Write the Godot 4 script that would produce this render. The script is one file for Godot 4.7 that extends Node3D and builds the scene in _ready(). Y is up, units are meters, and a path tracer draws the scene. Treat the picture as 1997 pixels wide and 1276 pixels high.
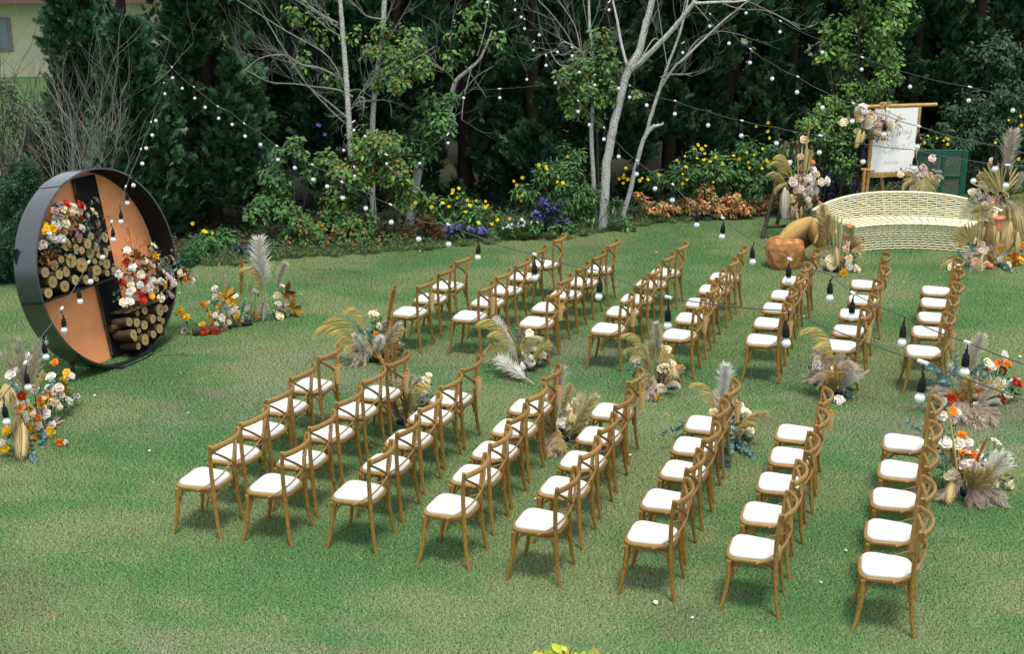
extends Node3D
# A garden wedding lawn seen from a balcony: two blocks of cross-back chairs, a round backdrop, a wicker bench, flowers, string lights, hedge of conifers.

var rng := RandomNumberGenerator.new()
var used := {}
var M := {}
var patch := FastNoiseLite.new()
var fine := FastNoiseLite.new()

# ------------------------------------------------------------------ mesh builder (front faces clockwise)
class MB:
	var v := PackedVector3Array()
	var n := PackedVector3Array()
	var c := PackedColorArray()
	var ix := PackedInt32Array()

	func add(p: Vector3, nn: Vector3, cc: Color) -> int:
		v.append(p)
		n.append(nn)
		c.append(cc)
		return v.size() - 1

	func tri(a: int, b: int, d: int) -> void:   # given counter-clockwise as seen from outside
		ix.append(a)
		ix.append(d)
		ix.append(b)

	func face(pts: Array, cc := Color.WHITE) -> void:   # flat polygon, counter-clockwise from outside
		var nn: Vector3 = (pts[1] - pts[0]).cross(pts[2] - pts[0]).normalized()
		var first := v.size()
		for p in pts:
			add(p, nn, cc)
		for i in range(1, pts.size() - 1):
			tri(first, first + i, first + i + 1)

	func box(size: Vector3, xf := Transform3D(), cc := Color.WHITE, bev := 0.0) -> void:
		var h := size * 0.5
		if bev <= 0.0:
			var q := []
			for i in 8:
				q.append(xf * Vector3(h.x * (1 if i & 1 else -1), h.y * (1 if i & 2 else -1), h.z * (1 if i & 4 else -1)))
			for f in [[0, 2, 3, 1], [4, 5, 7, 6], [0, 4, 6, 2], [1, 3, 7, 5], [0, 1, 5, 4], [2, 6, 7, 3]]:
				face([q[f[0]], q[f[1]], q[f[2]], q[f[3]]], cc)
			return
		# chamfered box: three rings of corner points
		var pts := {}
		for i in 8:
			var s := Vector3(1 if i & 1 else -1, 1 if i & 2 else -1, 1 if i & 4 else -1)
			for a in 3:
				var p := Vector3(s.x * (h.x - bev), s.y * (h.y - bev), s.z * (h.z - bev))
				p[a] = s[a] * h[a]
				pts[i * 3 + a] = xf * p
		for f in [[0, 2, 3, 1, 2], [4, 5, 7, 6, 2], [0, 4, 6, 2, 0], [1, 3, 7, 5, 0], [0, 1, 5, 4, 1], [2, 6, 7, 3, 1]]:
			face([pts[f[0] * 3 + f[4]], pts[f[1] * 3 + f[4]], pts[f[2] * 3 + f[4]], pts[f[3] * 3 + f[4]]], cc)
		var o := xf.origin
		for i in 8:
			out_face([pts[i * 3], pts[i * 3 + 1], pts[i * 3 + 2]], o, cc)
			for a in 3:
				var j: int = i | (1 << a)
				if j == i:
					continue
				var b := (a + 1) % 3
				var d := (a + 2) % 3
				out_face([pts[i * 3 + b], pts[j * 3 + b], pts[j * 3 + d], pts[i * 3 + d]], o, cc)

	func out_face(p: Array, o: Vector3, cc: Color) -> void:
		var nn: Vector3 = (p[1] - p[0]).cross(p[2] - p[0])
		if nn.dot(p[0] + p[1] - o * 2.0) < 0:
			p.reverse()
		face(p, cc)

	func tube(pts: Array, rad: Array, sides := 8, cc := Color.WHITE, cap := true, flat := 1.0, side_hint := Vector3.ZERO) -> void:
		var m := pts.size()
		var first := v.size()
		var ref := side_hint
		if ref == Vector3.ZERO:
			var t0: Vector3 = (pts[1] - pts[0]).normalized()
			ref = Vector3.UP if absf(t0.y) < 0.9 else Vector3.RIGHT
		for i in m:
			var t: Vector3 = (pts[mini(i + 1, m - 1)] - pts[maxi(i - 1, 0)]).normalized()
			var a := (ref - t * ref.dot(t)).normalized()
			ref = a
			var b := t.cross(a)
			var r: float = rad[i] if i < rad.size() else rad[-1]
			for k in sides:
				var w := TAU * k / sides
				var nn := a * cos(w) + b * sin(w)
				add(pts[i] + a * cos(w) * r + b * sin(w) * r * flat, (a * cos(w) * flat + b * sin(w)).normalized() if flat != 1.0 else nn, cc)
		for i in m - 1:
			for k in sides:
				var p := first + i * sides + k
				var q := first + i * sides + (k + 1) % sides
				tri(p, q, q + sides)
				tri(p, q + sides, p + sides)
		if cap:
			for e in [0, m - 1]:
				var ring := []
				for k in sides:
					ring.append(v[first + e * sides + k])
				if e == 0:
					ring.reverse()
				face(ring, cc)

	func lathe(prof: Array, sides := 16, xf := Transform3D(), cc := Color.WHITE) -> void:   # prof: Vector2(radius, height) from bottom to top
		var first := v.size()
		var m := prof.size()
		for i in m:
			var d: Vector2 = (prof[mini(i + 1, m - 1)] - prof[maxi(i - 1, 0)]).normalized()
			for k in sides:
				var w := TAU * k / sides
				add(xf * Vector3(prof[i].x * cos(w), prof[i].y, -prof[i].x * sin(w)), (xf.basis * Vector3(d.y * cos(w), -d.x, -d.y * sin(w))).normalized(), cc)
		for i in m - 1:
			for k in sides:
				var p := first + i * sides + k
				var q := first + i * sides + (k + 1) % sides
				tri(p, q, q + sides)
				tri(p, q + sides, p + sides)

	func ribbon(pts: Array, wid: Array, side: Vector3, cc: Color) -> void:   # a thin leaf or strand, one sheet
		var first := v.size()
		var m := pts.size()
		for i in m:
			var t: Vector3 = (pts[mini(i + 1, m - 1)] - pts[maxi(i - 1, 0)]).normalized()
			var s := (side - t * side.dot(t)).normalized()
			var nn := s.cross(t)
			add(pts[i] - s * wid[i], nn, cc)
			add(pts[i] + s * wid[i], nn, cc)
		for i in m - 1:
			var p := first + i * 2
			tri(p, p + 1, p + 3)
			tri(p, p + 3, p + 2)

	func mesh() -> ArrayMesh:
		var a := []
		a.resize(Mesh.ARRAY_MAX)
		a[Mesh.ARRAY_VERTEX] = v
		a[Mesh.ARRAY_NORMAL] = n
		a[Mesh.ARRAY_COLOR] = c
		a[Mesh.ARRAY_INDEX] = ix
		var r := ArrayMesh.new()
		r.add_surface_from_arrays(Mesh.PRIMITIVE_TRIANGLES, a)
		return r

# ------------------------------------------------------------------ naming and parenting
func numbered(called: String) -> String:
	used[called] = used.get(called, -1) + 1
	return called if used[called] == 0 else "%s_%03d" % [called, used[called]]

func tag(o: Node, label: String, category: String, group := "") -> Node:
	o.set_meta("label", label)
	o.set_meta("category", category)
	if group:
		o.set_meta("group", group)
	return o

func thing(called: String, label: String, category: String, at := Vector3.ZERO, turn := 0.0, group := "") -> Node3D:
	var o := Node3D.new()
	o.name = numbered(called)
	add_child(o)
	o.position = at
	o.rotation.y = turn
	tag(o, label, category, group)
	return o

func part(called: String, mesh: Mesh, mat: Material, parent: Node, xf := Transform3D()) -> MeshInstance3D:
	var o := MeshInstance3D.new()
	o.name = called if parent != self else numbered(called)
	o.mesh = mesh
	o.material_override = mat
	o.transform = xf
	parent.add_child(o, true)
	return o

func struct(called: String, mesh: Mesh, mat: Material) -> MeshInstance3D:
	var o := part(called, mesh, mat, self)
	o.set_meta("kind", "structure")
	return o

func scatter(called: String, mesh: Mesh, mat: Material, xfs: Array, cols: Array, parent: Node, stuff := false) -> MultiMeshInstance3D:
	var mm := MultiMesh.new()
	mm.transform_format = MultiMesh.TRANSFORM_3D
	mm.use_colors = true
	mm.mesh = mesh
	mm.instance_count = xfs.size()
	var buf := PackedFloat32Array()
	buf.resize(xfs.size() * 16)
	var k := 0
	for i in xfs.size():
		var x: Transform3D = xfs[i]
		var b := x.basis
		var cc: Color = cols[i]
		buf[k] = b.x.x; buf[k + 1] = b.y.x; buf[k + 2] = b.z.x; buf[k + 3] = x.origin.x
		buf[k + 4] = b.x.y; buf[k + 5] = b.y.y; buf[k + 6] = b.z.y; buf[k + 7] = x.origin.y
		buf[k + 8] = b.x.z; buf[k + 9] = b.y.z; buf[k + 10] = b.z.z; buf[k + 11] = x.origin.z
		buf[k + 12] = cc.r; buf[k + 13] = cc.g; buf[k + 14] = cc.b; buf[k + 15] = 1.0
		k += 16
	mm.buffer = buf
	var o := MultiMeshInstance3D.new()
	o.name = called if parent != self else numbered(called)
	o.multimesh = mm
	o.material_override = mat
	parent.add_child(o, true)
	if stuff:
		o.set_meta("kind", "stuff")
	return o

func rows(s: String) -> Array:   # "1 2 3;4 5 6" -> [[1,2,3],[4,5,6]]
	var out := []
	for r in s.split(";", false):
		var q := []
		for t in r.split(" ", false):
			q.append(t.to_float() if t.is_valid_float() else t)
		out.append(q)
	return out

func rf(a: float, b: float) -> float:
	return rng.randf_range(a, b)

func rdir() -> Vector3:
	var z := rf(-1, 1)
	var w := rf(0, TAU)
	var r := sqrt(1 - z * z)
	return Vector3(r * cos(w), z, r * sin(w))

func lin(c: Color) -> Color:   # a linear base colour written as the sRGB value that materials take
	return c.linear_to_srgb()

func mat(r: float, g: float, b: float, rough := 0.8, vc := true) -> StandardMaterial3D:
	var m := StandardMaterial3D.new()
	m.albedo_color = lin(Color(r, g, b))
	m.roughness = rough
	m.vertex_color_use_as_albedo = vc
	m.metallic_specular = 0.35
	m.cull_mode = BaseMaterial3D.CULL_DISABLED
	return m

func noise_tex(freq: float, octaves: int, stops: Array, size := 512, kind := FastNoiseLite.TYPE_SIMPLEX_SMOOTH, sd := 1) -> NoiseTexture2D:
	var t := NoiseTexture2D.new()
	var f := FastNoiseLite.new()
	f.seed = sd
	f.noise_type = kind
	f.frequency = freq
	f.fractal_octaves = octaves
	t.noise = f
	t.width = size
	t.height = size
	t.seamless = true
	var g := Gradient.new()
	var o := PackedFloat32Array()
	var c := PackedColorArray()
	for s in stops:
		o.append(s[0])
		c.append(lin(s[1]))
	g.offsets = o
	g.colors = c
	t.color_ramp = g
	return t

func bump(m: StandardMaterial3D, freq: float, strength: float, size := 512, sd := 3) -> void:
	var t := NoiseTexture2D.new()
	var f := FastNoiseLite.new()
	f.seed = sd
	f.frequency = freq
	f.fractal_octaves = 4
	t.noise = f
	t.width = size
	t.height = size
	t.seamless = true
	t.as_normal_map = true
	t.bump_strength = strength
	m.normal_enabled = true
	m.normal_texture = t

func lobed(m: StandardMaterial3D, scale: float) -> StandardMaterial3D:
	m.uv1_triplanar = true
	m.uv1_scale = Vector3.ONE * scale
	return m

func curve(pts: Array, per := 6) -> Array:   # Catmull-Rom through points
	var out := []
	var m := pts.size()
	for i in m - 1:
		var a = pts[maxi(i - 1, 0)]
		var b = pts[i]
		var c = pts[i + 1]
		var d = pts[mini(i + 2, m - 1)]
		for k in per:
			var t := float(k) / per
			out.append(0.5 * ((2.0 * b) + (c - a) * t + (2.0 * a - 5.0 * b + 4.0 * c - d) * t * t + (3.0 * b - a - 3.0 * c + d) * t * t * t))
	out.append(pts[m - 1])
	return out

func along(a: Vector3, b: Vector3, up := Vector3.UP) -> Transform3D:   # y axis runs from a to b at its length, x axis points as far up as it can
	var y := b - a
	var l := y.length()
	var yn := y / l
	var x := up - yn * up.dot(yn)
	if x.length() < 0.05:
		x = Vector3(rf(-1, 1), 0, rf(-1, 1))
		x -= yn * x.dot(yn)
	x = x.normalized()
	return Transform3D(Basis(x * l, y, x.cross(yn) * l), a)

const ORD := ["first", "second", "third", "fourth", "fifth", "sixth", "seventh", "last"]

# ------------------------------------------------------------------ scene
func _ready() -> void:
	rng.seed = 20
	patch.seed = 5
	patch.frequency = 0.22
	patch.fractal_octaves = 4
	fine.seed = 9
	fine.frequency = 1.4
	fine.fractal_octaves = 3
	var cam := Camera3D.new()
	cam.name = "camera"
	cam.position = Vector3(0, 5.11, 0)
	cam.rotation = Vector3(-0.29997, 0, 0)
	cam.fov = 28.43
	cam.near = 0.1
	cam.far = 400.0
	add_child(cam)
	cam.make_current()
	var we := WorldEnvironment.new()
	we.name = "world_environment"
	var env := Environment.new()
	env.background_mode = Environment.BG_SKY
	var sky := Sky.new()
	var sm := ProceduralSkyMaterial.new()
	sm.sky_top_color = Color(0.82, 0.85, 0.875)
	sm.sky_horizon_color = Color(0.76, 0.80, 0.84)
	sm.sky_curve = 0.3
	sm.ground_bottom_color = Color(0.16, 0.2, 0.15)
	sm.ground_horizon_color = Color(0.45, 0.5, 0.48)
	sm.sun_angle_max = 1.0
	sky.sky_material = sm
	env.sky = sky
	env.tonemap_mode = Environment.TONE_MAPPER_LINEAR
	env.tonemap_exposure = 1.7
	env.sdfgi_enabled = true
	env.ssao_enabled = true
	env.ssil_enabled = true
	we.environment = env
	add_child(we)
	var sun := DirectionalLight3D.new()
	sun.name = "sun"
	sun.rotation_degrees = Vector3(-72, 20, 0)
	sun.light_color = Color(1.0, 0.97, 0.92)
	sun.light_energy = 0.62
	sun.light_angular_distance = 15.0
	sun.shadow_enabled = true
	add_child(sun)

	make_materials()
	build_ground()
	build_far()
	build_trees()
	build_bushes()
	build_backdrop()
	build_lounge()
	build_chairs()
	build_flowers()
	build_strings()
	build_litter()

func make_materials() -> void:
	# bent wood, honey brown with darker streaks
	var w := mat(1, 1, 1, 0.4)
	w.albedo_texture = noise_tex(0.02, 4, [[0.25, Color(0.20, 0.10, 0.022)], [0.5, Color(0.29, 0.158, 0.038)], [0.75, Color(0.36, 0.21, 0.058)]], 512)
	lobed(w, 2.6)
	w.uv1_scale = Vector3(6, 1.6, 6)
	w.metallic_specular = 0.45
	M.wood = w
	var fab := mat(0.60, 0.61, 0.60, 0.95)
	lobed(fab, 9)
	bump(fab, 0.09, 3.0)
	M.cushion = fab
	M.black = mat(0.008, 0.008, 0.009, 0.45)
	M.black_matt = mat(0.006, 0.006, 0.006, 0.85)
	var ring := mat(0.010, 0.015, 0.021, 0.3)
	ring.metallic_specular = 0.9
	ring.clearcoat_enabled = true
	ring.clearcoat = 0.6
	ring.clearcoat_roughness = 0.15
	lobed(ring, 1.2)
	bump(ring, 0.012, 0.5)
	M.ring = ring
	var ter := mat(1, 1, 1, 0.75)
	ter.albedo_texture = noise_tex(0.008, 4, [[0.3, Color(0.86, 0.33, 0.135)], [0.7, Color(0.91, 0.37, 0.16)]], 512)
	lobed(ter, 0.8)
	M.apricot = ter
	var bark := mat(1, 1, 1, 0.95)
	bark.albedo_texture = noise_tex(0.03, 4, [[0.3, Color(0.035, 0.022, 0.013)], [0.55, Color(0.08, 0.055, 0.032)], [0.8, Color(0.14, 0.11, 0.075)]], 512)
	lobed(bark, 3)
	bump(bark, 0.05, 6)
	M.bark = bark
	var cut := mat(1, 1, 1, 0.85)
	cut.albedo_texture = noise_tex(0.03, 3, [[0.3, Color(0.30, 0.21, 0.09)], [0.7, Color(0.47, 0.37, 0.19)]], 512)
	lobed(cut, 5)
	M.cut = cut
	# pale birch bark with dark bands
	var bi := mat(1, 1, 1, 0.9)
	bi.albedo_texture = noise_tex(0.045, 4, [[0.22, Color(0.05, 0.042, 0.035)], [0.37, Color(0.17, 0.16, 0.135)], [0.45, Color(0.52, 0.52, 0.48)], [0.8, Color(0.72, 0.73, 0.69)]], 512, FastNoiseLite.TYPE_SIMPLEX_SMOOTH, 4)
	lobed(bi, 1)
	bi.uv1_scale = Vector3(0.9, 3.2, 0.9)
	bump(bi, 0.05, 2)
	M.birch = bi
	var dt := mat(0.035, 0.026, 0.02, 0.95)
	lobed(dt, 2)
	bump(dt, 0.04, 8)
	M.dark_trunk = dt
	M.twig = mat(0.23, 0.24, 0.21, 0.9)
	M.twig_dark = mat(0.075, 0.055, 0.042, 0.9)
	var lf := mat(1, 1, 1, 0.55)
	lf.metallic_specular = 0.4
	M.leaf = lf
	var nd := mat(1, 1, 1, 0.75)
	M.needle = nd
	var gr := mat(1, 1, 1, 0.9)
	gr.metallic_specular = 0.15
	M.blade = gr
	for k in FLOWER:
		var m := mat(FLOWER[k].r, FLOWER[k].g, FLOWER[k].b, 0.75)
		m.backlight_enabled = true
		m.backlight = lin(FLOWER[k] * 0.25)
		M["flower_" + k] = m
		for i in 3:   # no two blooms of a bunch have quite the same colour
			var m2: StandardMaterial3D = m.duplicate()
			var f: Color = FLOWER[k] * [1.0, 0.88, 1.06][i]
			if k in ["w", "p", "c"]:
				f = f.lerp([Color(0.85, 0.83, 0.80), Color(0.88, 0.80, 0.66), Color(0.86, 0.72, 0.68)][i], 0.3)
			m2.albedo_color = lin(f.clamp())
			M["flower_%s%d" % [k, i]] = m2
	for k in PLUME:
		var m := mat(PLUME[k].r, PLUME[k].g, PLUME[k].b, 0.9)
		m.metallic_specular = 0.15
		M["plume_" + k] = m
	M.stem = mat(0.05, 0.085, 0.03, 0.7)
	M.foam = mat(0.012, 0.018, 0.012, 0.9)
	M.bulb = mat(0.76, 0.78, 0.80, 0.3)
	M.cable = mat(0.075, 0.08, 0.08, 0.45)
	M.clip = mat(0.75, 0.76, 0.77, 0.5)
	var cane := mat(1, 1, 1, 0.6)
	cane.albedo_texture = noise_tex(0.03, 3, [[0.3, Color(0.66, 0.62, 0.42)], [0.7, Color(0.90, 0.87, 0.68)]], 256)
	lobed(cane, 3)
	M.cane = cane
	M.cane_rib = mat(0.62, 0.53, 0.30, 0.6)
	var pine := mat(1, 1, 1, 0.55)
	pine.albedo_texture = noise_tex(0.02, 4, [[0.3, Color(0.42, 0.23, 0.07)], [0.7, Color(0.58, 0.36, 0.13)]], 256)
	lobed(pine, 2)
	M.pine = pine
	M.board = mat(0.93, 0.92, 0.93, 0.7)
	M.ink = mat(0.50, 0.38, 0.38, 0.8)
	M.green_paint = mat(0.012, 0.085, 0.06, 0.5)
	var gl := StandardMaterial3D.new()
	gl.albedo_color = Color(0.6, 0.68, 0.64, 0.12)
	gl.transparency = BaseMaterial3D.TRANSPARENCY_ALPHA
	gl.roughness = 0.05
	M.glass = gl
	var cl := mat(1, 1, 1, 0.7)
	cl.albedo_texture = noise_tex(0.012, 4, [[0.25, Color(0.25, 0.10, 0.028)], [0.5, Color(0.42, 0.19, 0.06)], [0.8, Color(0.54, 0.28, 0.11)]], 256)
	lobed(cl, 1.5)
	bump(cl, 0.05, 1)
	M.carved = cl
	var tc := mat(0.52, 0.22, 0.115, 0.85)
	M.terracotta = tc
	var bs := mat(1, 1, 1, 0.75)
	bs.albedo_texture = noise_tex(0.05, 3, [[0.3, Color(0.36, 0.215, 0.065)], [0.7, Color(0.62, 0.42, 0.16)]], 256)
	lobed(bs, 4)
	M.basket = bs
	M.basket_dark = mat(0.11, 0.075, 0.045, 0.85)
	var gw := mat(1, 1, 1, 0.9)
	gw.albedo_texture = noise_tex(0.02, 4, [[0.3, Color(0.055, 0.04, 0.028)], [0.7, Color(0.13, 0.10, 0.075)]], 256)
	lobed(gw, 2)
	M.grey_wood = gw
	M.house_wall = mat(0.56, 0.54, 0.36, 0.9)
	M.house_roof = mat(0.16, 0.10, 0.085, 0.9)
	M.house_trim = mat(0.24, 0.22, 0.2, 0.8)
	M.house_glass = mat(0.2, 0.26, 0.3, 0.15)
	M.petal = mat(1, 1, 1, 0.8)
	M.violet = mat(0.10, 0.06, 0.32, 0.7)
	var paper := mat(0.66, 0.50, 0.26, 0.8)
	M.paper = paper
	paper.albedo_color = lin(Color(0.56, 0.38, 0.17))
	for i in 4:
		var wv: StandardMaterial3D = w.duplicate()
		var f: float = [1.0, 0.86, 1.1, 0.95][i]
		wv.albedo_color = lin(Color(f, f * [1.0, 0.98, 1.0, 1.04][i], f * [1.0, 0.9, 1.05, 1.15][i]))
		wv.uv1_offset = Vector3(0.37 * i, 0.21 * i, 0.13 * i)
		M["wood%d" % i] = wv
	M.amber = mat(0.72, 0.32, 0.03, 0.5)
	M.metal = mat(0.16, 0.18, 0.18, 0.5)

# ------------------------------------------------------------------ ground
func tint(x: float, z: float) -> Color:   # mottled lawn: lush, dry and trodden patches
	var a := patch.get_noise_2d(x * 1.3, z * 2.2) * 1.5
	var b := fine.get_noise_2d(x, z * 1.6)
	var d := patch.get_noise_2d(x * 0.8 + 40.0, z * 0.8 - 17.0) * 1.5
	var c := Color(0.158, 0.288, 0.118)
	c = c.lerp(Color(0.300, 0.335, 0.170), clampf(a * 0.75 + b * 0.45 + 0.24, 0, 0.65))
	c = c.lerp(Color(0.150, 0.175, 0.105), clampf(patch.get_noise_2d(x * 0.9 - 70.0, z * 1.1 + 33.0) * 2.0 - 0.5 + b * 0.5, 0, 0.5))
	c = c.lerp(Color(0.300, 0.305, 0.235), clampf(d * 1.1 - 0.40 + b * 0.5, 0, 0.42))
	c = c.lerp(Color(0.100, 0.235, 0.088), clampf(-a * 0.8 - b * 0.4, 0, 0.6))
	return c

func build_ground() -> void:
	var mb := MB.new()
	var xs := [-140.0, -90.0, -50.0, -30.0, -20.0]
	var zs := [-150.0, -100.0, -60.0, -40.0, -32.0]
	var q := -14.0
	while q <= 14.0:
		xs.append(q)
		q += 0.2
	xs.append_array([20.0, 40.0, 90.0, 140.0])
	q = -28.0
	while q <= -4.0:
		zs.append(q)
		q += 0.2
	zs.append_array([0.0, 10.0, 40.0, 100.0])
	var nx := xs.size()
	for z in zs:
		for x in xs:
			mb.add(Vector3(x, 0, z), Vector3.UP, tint(x, z) * 0.72)
	for j in zs.size() - 1:
		for i in nx - 1:
			var p := j * nx + i
			mb.tri(p, p + nx, p + nx + 1)
			mb.tri(p, p + nx + 1, p + 1)
	var m := mat(1, 1, 1, 0.95)
	m.metallic_specular = 0.1
	m.albedo_texture = noise_tex(0.09, 4, [[0.2, Color(0.62, 0.62, 0.57)], [0.5, Color(0.85, 0.85, 0.8)], [0.8, Color(1, 1, 0.95)]], 1024)
	m.uv1_triplanar = true
	m.uv1_world_triplanar = true
	m.uv1_scale = Vector3.ONE * 0.9
	bump(m, 0.2, 6, 1024)
	struct("lawn", mb.mesh(), m)
	# soil of the planted border behind the lawn
	rows_bed = rows(BED_EDGE)
	var e := rows_bed
	var bed := MB.new()
	for i in range(1, e.size() - 1):
		var a := Vector3(e[i][0], 0.012, e[i][1])
		var b := Vector3(e[i + 1][0], 0.012, e[i + 1][1])
		bed.face([a, b, Vector3(b.x * 1.6, 0.012, b.z - 14.0), Vector3(a.x * 1.6, 0.012, a.z - 14.0)])
	var soil := mat(0.045, 0.042, 0.024, 1.0)
	struct("flower_bed_ground", bed.mesh(), soil)
	# grass: short tufts over the part of the lawn that is in view
	var tuft := MB.new()
	for i in 9:
		var w := rf(0, TAU)
		var o := Vector3(rf(-0.028, 0.028), 0, rf(-0.028, 0.028))
		var tip := o + Vector3(cos(w) * rf(0.006, 0.02), rf(0.007, 0.017), sin(w) * rf(0.006, 0.02))
		var s := Vector3(-sin(w), 0, cos(w)) * rf(0.0018, 0.0034)
		var sh := rf(0.75, 1.25)
		var nn := Vector3(rf(-0.3, 0.3), 1, rf(-0.3, 0.3)).normalized()
		var cc := Color(sh, sh, sh)
		var f := tuft.add(o - s, nn, cc)
		tuft.add(o + s, nn, cc)
		tuft.add(tip, nn, cc)
		tuft.tri(f, f + 1, f + 2)
	var xf := []
	var cols := []
	var tries := 0
	while xf.size() < 380000 and tries < 800000:
		tries += 1
		var t := rng.randf()
		var z := -6.0 - 19.5 * pow(t, 1.1)
		var half := 0.44 * absf(z) + 1.6
		var x := rf(-half, half)
		if z < bed_z(x) + 0.02 and rng.randf() < 0.9:
			continue
		var s := rf(0.75, 1.35)
		var cc := tint(x, z) * rf(0.88, 1.14)
		if rng.randf() < 0.03:
			cc = Color(0.42, 0.34, 0.17) * rf(0.6, 1.2)
		var a := rf(0, TAU)
		var b := Basis(Vector3.UP, a).scaled(Vector3(s, s * rf(0.6, 1.3), s))
		xf.append(Transform3D(b, Vector3(x, 0, z)))
		cols.append(cc)
	scatter("grass", tuft.mesh(), M.blade, xf, cols, self, true)

func undergrowth() -> void:
	var xf := []
	var cols := []
	for i in 15000:
		var x := rf(-9.5, 11.5)
		var z := bed_z(x) - 0.02 - 4.5 * pow(rng.randf(), 1.6)
		if z < -31.0:
			continue
		var y := Vector3(rf(-1, 1), rf(0.1, 1.0), rf(-0.6, 1)).normalized()
		var nn := (Vector3(0, 1, 0.7) + rdir() * 0.6)
		nn = (nn - y * nn.dot(y)).normalized()
		var s := rf(0.6, 1.3)
		xf.append(Transform3D(Basis(y.cross(nn) * s, y * s, nn * s), Vector3(x, rf(0.01, 0.12), z)))
		cols.append([Color(0.035, 0.085, 0.03), Color(0.05, 0.12, 0.035), Color(0.04, 0.07, 0.03), Color(0.10, 0.075, 0.03)][rng.randi() % 4] * rf(0.7, 1.3))
	var tall := cluster_mesh(12, 0.10, 0.006, 0.02)
	var xe := []
	var ce := []
	for i in 5200:   # longer unmown grass and weeds along the lawn edge
		var x := rf(-9.0, 11.0)
		var z := bed_z(x) + rf(-0.30, 0.30) + fine.get_noise_2d(x * 2.0, 3.0) * 0.25
		var s := rf(0.5, 1.25)
		xe.append(Transform3D(Basis(Vector3.UP, rf(0, TAU)).scaled(Vector3(s, s * rf(0.8, 1.5), s)), Vector3(x, 0, z)))
		ce.append([Color(0.10, 0.22, 0.07), Color(0.15, 0.26, 0.08), Color(0.20, 0.24, 0.09), Color(0.06, 0.15, 0.05)][rng.randi() % 4] * rf(0.75, 1.2))
	scatter("edge_grass", tall, M.leaf, xe, ce, self, true)
	scatter("undergrowth", leaf_small, M.leaf, xf, cols, self, true)

func bed_z(x: float) -> float:
	var e := rows_bed
	for i in e.size() - 1:
		if x >= e[i][0] and x < e[i + 1][0]:
			return lerpf(e[i][1], e[i + 1][1], (x - e[i][0]) / (e[i + 1][0] - e[i][0]))
	return -18.6 if x < 0 else -26.4

var rows_bed := []

func build_far() -> void:
	# pale yellow house beyond the bare shrubs
	var h := thing("yellow_house", "pale yellow house with brown roof beyond the bare shrubs", "house", Vector3(-16.6, 0, -47.0), 0.12)
	var wl := MB.new()
	wl.box(Vector3(11.0, 3.0, 7.0), Transform3D(Basis(), Vector3(-1.2, 1.5, -3.5)))
	part("wall", wl.mesh(), M.house_wall, h)
	var rfm := MB.new()
	for s in [-1, 1]:
		rfm.face([Vector3(-7.4, 2.8, -3.5 + 4.4), Vector3(5.0, 2.8, -3.5 + 4.4), Vector3(5.0, 5.0, -3.5), Vector3(-7.4, 5.0, -3.5)] if s > 0 else [Vector3(5.0, 2.8, -7.9), Vector3(-7.4, 2.8, -7.9), Vector3(-7.4, 5.0, -3.5), Vector3(5.0, 5.0, -3.5)])
	rfm.box(Vector3(12.4, 0.22, 0.08), Transform3D(Basis(), Vector3(-1.2, 2.72, 0.92)))
	for s in [-7.2, 4.7]:
		rfm.face([Vector3(s, 2.9, 0.0), Vector3(s, 4.9, -3.5), Vector3(s, 2.9, -7.0)])
	part("roof", rfm.mesh(), M.house_roof, h)
	for x in [-4.6, -1.6, 1.0, 3.2]:
		var wf := MB.new()
		wf.box(Vector3(0.9, 1.2, 0.1), Transform3D(Basis(), Vector3(x, 1.5, 0.02)), Color.WHITE, 0.01)
		var wn := part("window", wf.mesh(), M.house_trim, h)
		var gp := MB.new()
		gp.box(Vector3(0.7, 1.0, 0.03), Transform3D(Basis(), Vector3(x, 1.5, 0.08)))
		part("pane", gp.mesh(), M.house_glass, wn)

# ------------------------------------------------------------------ leaves and sprays
func leaf_mesh(len: float, wid: float, fold := 0.25) -> ArrayMesh:   # one broad leaf along +y, folded on its midrib and bent
	var mb := MB.new()
	var prof := [[0.0, 0.05], [0.25, 0.8], [0.5, 1.0], [0.78, 0.6], [1.0, 0.0]]
	for s in [-1, 1]:
		var first := mb.v.size()
		for p in prof:
			var y: float = p[0] * len
			var bend: float = -0.22 * len * p[0] * p[0]
			var nn := Vector3(-s * fold, 0.25 * p[0], 1).normalized()
			var sh := 1.0
			mb.add(Vector3(0, y, bend), nn, Color(sh, sh, sh))
			mb.add(Vector3(s * wid * 0.5 * p[1], y, bend + fold * wid * 0.5 * p[1]), nn, Color(sh * 0.95, sh * 0.95, sh * 0.95))
		for i in prof.size() - 1:
			var a := first + i * 2
			if s > 0:
				mb.tri(a, a + 1, a + 3)
				mb.tri(a, a + 3, a + 2)
			else:
				mb.tri(a, a + 3, a + 1)
				mb.tri(a, a + 2, a + 3)
	return mb.mesh()

func cluster_mesh(count: int, len: float, wid: float, spread: float) -> ArrayMesh:   # a short shoot carrying several small leaves
	var mb := MB.new()
	for i in count:
		var h := float(i) / count
		var w := i * 2.4
		var o := Vector3(0, h * spread, 0)
		var d := (Vector3(cos(w), 0.35 + h * 0.8, sin(w))).normalized()
		var side := d.cross(Vector3.UP).normalized()
		var nn := side.cross(d).normalized()
		var l := len * rf(0.75, 1.2)
		var sh := rf(0.8, 1.15)
		var cc := Color(sh, sh, sh)
		var f := mb.add(o, nn, cc)
		mb.add(o + d * l * 0.45 + side * wid * 0.5 - nn * 0.004, nn, cc)
		mb.add(o + d * l - nn * l * 0.18, nn, cc)
		mb.add(o + d * l * 0.45 - side * wid * 0.5 - nn * 0.004, nn, cc)
		mb.tri(f, f + 1, f + 2)
		mb.tri(f, f + 2, f + 3)
	return mb.mesh()

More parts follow.
